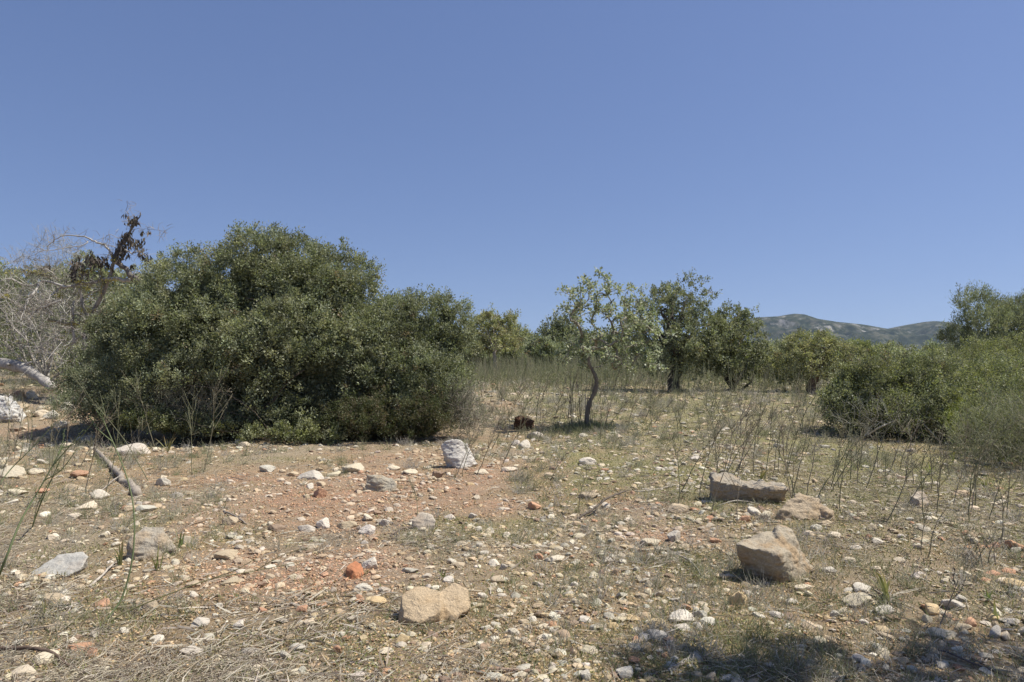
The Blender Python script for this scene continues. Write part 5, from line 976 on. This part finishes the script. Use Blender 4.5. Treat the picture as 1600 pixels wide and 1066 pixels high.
# ------------------------------------------------------------------ far stalk field and low dry scrub (uncountable)
def far_stuff():
    rng = np.random.default_rng(888); mb = MB()
    n = 15000; y = 17 + 38 * rng.random(n) ** .55; x = rng.uniform(-4, 34, n); k = (x < .75 * y + 2) & ~((x > 5) & (y < 17)) & (rng.random(n) < .5 + .6 * fbm2(x, y, .3, 2, 3)); x, y = x[k], y[k]; m = len(x); h = rng.uniform(.5, 1.35, m)
    A = np.stack([x, y, H(x, y)], 1); B = A + np.stack([rng.normal(.05, .14, m) * h, rng.normal(0, .14, m) * h, h], 1); C = pal([(.20, .205, .12), (.24, .225, .15), (.17, .185, .10)], m, .12, rng); w = .0025 + .00016 * y
    sticks(mb, A, B, rng.normal(0, .03, (m, 3)), w, w * .4, C)
    for _ in range(6):
        t = rng.uniform(.3, .9, (m, 1)); a = A + (B - A) * t; d = norm((B - A) / h[:, None] + rng.normal(0, .28, (m, 3))); sticks(mb, a, a + d * (h * rng.uniform(.15, .35, m))[:, None], np.zeros((m, 3)), w * .5, w * .25, C)
    tag(mb.build('stalk_field', M_twig), 'dense far field of thin brown green stalks before the trees', 'stalks', kind='stuff')
    mb = MB(); n = 17000; x, y, d = scatter_pts(n, 3.5, 50, 0.75, rng); k = (rng.random(n) < (.45 + .5 * fbm2(x, y, .6, 3, 8)) * (.38 + .62 * sstep(6, 13, d))) & ~bush_mask(x, y) & (masks(x, y)[0] < .45); x, y, d = x[k], y[k], d[k]; m = len(x); q = 22; i = np.repeat(np.arange(m), q)
    hh = (rng.uniform(.05, .17, m) * (.8 + .045 * d))[i]; base = np.stack([x, y, H(x, y)], 1)[i] + rng.normal(0, .03, (m * q, 3)) * np.array([1, 1, 0]); dd = norm(rng.normal(0, .7, (m * q, 3)) + np.array([0, 0, 1.0])); dd[:, 2] = np.abs(dd[:, 2]); L = hh * rng.uniform(.6, 1.2, m * q)
    C = pal([(.34, .32, .25), (.29, .28, .18), (.40, .37, .31), (.22, .23, .12)], m, .1, rng)[i]; w = .0012 * (.8 + .1 * d)[i]
    sticks(mb, base, base + dd * L[:, None], rng.normal(0, .12, (m * q, 3)) * L[:, None], w, w * .5, C)
    tag(mb.build('dry_scrub', M_twig), 'low grey dry tufts scattered over the field', 'scrub', kind='stuff')
far_stuff()
def scrub_band():
    rng = np.random.default_rng(889); n = 5200; y = 23 + 32 * rng.random(n) ** .6; x = -3 + (.62 * y + 6) * rng.random(n); k = rng.random(n) < np.clip(.15 + (y - 27) / 18 + .7 * fbm2(x, y, .35, 2, 5), 0.02, 1); x, y = x[k], y[k]; m = len(x); q = 30; i = np.repeat(np.arange(m), q)
    h = rng.uniform(.15, .5, m) * (.5 + .02 * y); P = np.stack([x, y, H(x, y)], 1)[i] + rng.normal(0, 1, (m * q, 3)) * (h * .8)[i, None] * np.array([1, 1, 0]) + np.array([0, 0, 1]) * (h[i] * rng.random(m * q))[:, None]
    C = pal([(.24, .25, .15), (.20, .215, .12), (.29, .275, .19), (.17, .19, .10)], m, .12, rng)[i]; mb = MB(); leaves(mb, P, rng.normal(0, .6, (m * q, 3)) + np.array([0, 0, 1.]), rng.normal(0, 1, (m * q, 3)), rng.uniform(.07, .16, m * q), rng.uniform(.015, .035, m * q), C)
    tag(mb.build('low_scrub', M_leaf), 'low grey green scrub covering the far part of the field', 'scrub', kind='stuff')
scrub_band()
def rock_skirts():
    rng = np.random.default_rng(77); mb = MB(); B = [o for o in bpy.data.objects if o.name.startswith('boulder')]
    for o in B:
        w = o.dimensions.x / 2; dd_ = o.dimensions.y / 2; n = int(420 * w + 60); a = rng.uniform(0, 6.28, n); rr = rng.uniform(.85, 1.35, n); x = o.location.x + np.cos(a) * w * rr; y = o.location.y + dd_ * .6 + np.sin(a) * dd_ * rr
        L = rng.uniform(.015, .06, n); blades(mb, np.stack([x, y, H(x, y) - .002], 1), rng.normal(0, .5, (n, 3)) * np.array([1, 1, 0]) + np.array([0, 0, 1.]), L, rng.uniform(.003, .006, n), rng.normal(0, .3, (n, 3)) * L[:, None], pal([(.22, .23, .10), (.31, .28, .14), (.44, .39, .26), (.30, .25, .16)], n, .15, rng))
    tag(mb.build('weeds', M_grass), 'thin weeds grown up against the feet of the boulders', 'weeds', kind='stuff')
rock_skirts()
# scrub on the rising ground behind the fallen tree
hr = np.random.default_rng(61)
for k in range(24):
    Y = 24 + 2.3 * k + hr.uniform(-1, 1); px = hr.uniform(-40, 250); x = pt(px, 500, Y).x; z = Hf(x, Y); pyb = HOR - (z - EYE) / Y * FPX; r = hr.uniform(.9, 1.6) / Y * FPX; s = Y / 50.
    side = 'right' if px > 150 else 'middle' if px > 50 else 'left'; c = k % 3
    woody('hillside_shrub', f'{["olive green", "grey green", "yellowish"][c]} shrub on the {side} of the left slope, {["low", "middle", "upper"][min(k // 8, 2)]} row, {ORD[(k // 3) % 7]}', 'shrub', px, 500, [(px, pyb - r * .5, r, Y, .8), (px - r * .8, pyb - r * .3, r * .7, Y), (px + r * .8, pyb - r * .3, r * .75, Y)], [OLIVE, GREYG, GREYG + YELG[:2]][c], 800 + k, Y=Y, stems=4, stem_r=.03,
          group='shrubs on the slope behind the fallen tree', sub_r=.4, n_sub=22, cl_r=.2, n_cl=200, n_leaf=26, L=.10 * (s + .4), W=.05 * (s + .4), inner=.15, sprig=10)

# the tree beside the photographer whose crown shades the lower right ground
def shade_tree():
    rng = np.random.default_rng(505); p = Vector((6.9, 2.85, Hf(6.9, 2.85))); e = empty('shade_tree', p); tag(e, 'carob tree just out of view, its crown casting the dappled shade at lower right', 'tree')
    lob = [(4.35 - 6.9, 4.52 - 3.9, 5.25, .60, .24, .28), (3.7 - 6.9, 4.42 - 3.9, 5.2, .34, .14, .18), (5.2 - 6.9, 4.32 - 3.9, 5.3, .75, .36, .4), (6.4 - 6.9, 4.2 - 3.9, 5.2, 1.0, .9, .8), (7.4 - 6.9, 3.9 - 3.9, 4.6, 1.2, 1.2, 1.0)]
    mb, subs, _ = foliage(lob, OLIVE, rng, sub_r=.26, n_sub=70, cl_r=.14, n_cl=900, n_leaf=30, L=.07, W=.04, inner=.02, gap=.38, sprig=60); mb.build('foliage', M_leaf, e)
    t = MB(); P = smooth_path([[0, 0, -.1], [.05, 0, 1.2], [-.05, .1, 2.4], [-.2, .1, 3.4]], 12); tube(t, P, np.linspace(.2, .12, 12), 10, (.14, .12, .1), .1, rng); t.build('trunk', M_bark, e)
    t = MB(); nodes, use, segs = grow(P[-1], subs[rng.choice(len(subs), 40, replace=False)], rng, .08); grow_tubes(t, nodes, use, segs, .008, .5, (.14, .12, .1), 6, .09, rng); t.build('branches', M_bark, e)
shade_tree()

woody('grey_shrub', 'grey green shrub growing through and behind the grey brush pile at left', 'shrub', 70, 590, [(40, 520, 60, 20), (120, 530, 56, 20), (180, 540, 46, 19.5), (0, 480, 50, 20.5), (90, 480, 44, 20.5), (160, 490, 40, 20.5)], GREYG + [(.24, .23, .13)], 131, Y=20, stems=14, stem_r=.03, barkc=(.4, .37, .32), sub_r=.36, n_sub=90, cl_r=.14, n_cl=1300, n_leaf=26, L=.05, W=.022, inner=.05, gap=.15, sprig=160)
woody('broom_shrub', 'soft grey green broom bush filling the right edge before the leafy shrub', 'shrub', 1570, 745, [(1562, 690, 30, 10.3), (1608, 676, 38, 10.2), (1528, 706, 20, 10.2, .8), (1572, 714, 26, 9.9, .7), (1612, 715, 34, 9.8, .7), (1540, 660, 22, 11.2)], OLIVE + BRIGHT[:2] + GREYG[:1], 132, Y=10.2, stems=40, stem_r=.006, sub_r=.30, n_sub=60, cl_r=.12, n_cl=900, n_leaf=26, L=.036, W=.012, inner=.04, sprig=700, up=1.4, rough=1.8, gap=.15, shrink=.3)
woody('green_shrub', 'yellowish green leafy shrub joining the dark right bush to the right edge', 'shrub', 1560, 700, [(1500, 585, 34, 16), (1545, 580, 40, 15.5), (1600, 585, 44, 15), (1560, 625, 44, 13.2), (1610, 640, 40, 12)], BRIGHT + YELG[:2] + OLIVE, 133, Y=14.6, stems=12, stem_r=.02, sub_r=.28, n_sub=80, cl_r=.12, n_cl=1200, n_leaf=30, L=.042, W=.018, inner=.06, sprig=120)

# ------------------------------------------------------------------ the air
def make_haze():
    bm = bmesh.new(); bmesh.ops.create_cube(bm, size=1.0); me = bpy.data.meshes.new('haze'); bm.to_mesh(me); bm.free()
    m, n, N, Lk = mat_new('air'); out = N('ShaderNodeOutputMaterial'); v = N('ShaderNodeVolumePrincipled'); v.inputs['Color'].default_value = (0.60, 0.76, 1.0, 1); v.inputs['Density'].default_value = HAZE; v.inputs['Anisotropy'].default_value = 0.2
    Lk(v.outputs[0], out.inputs['Volume']); o = link('haze', me, m, None, (0, 3000, 196)); o.scale = (14000, 14000, 420); tag(o, None, None, kind='stuff'); o['label'] = 'thin blue air over the distant hills'
HAZE = 0.000058
make_haze()
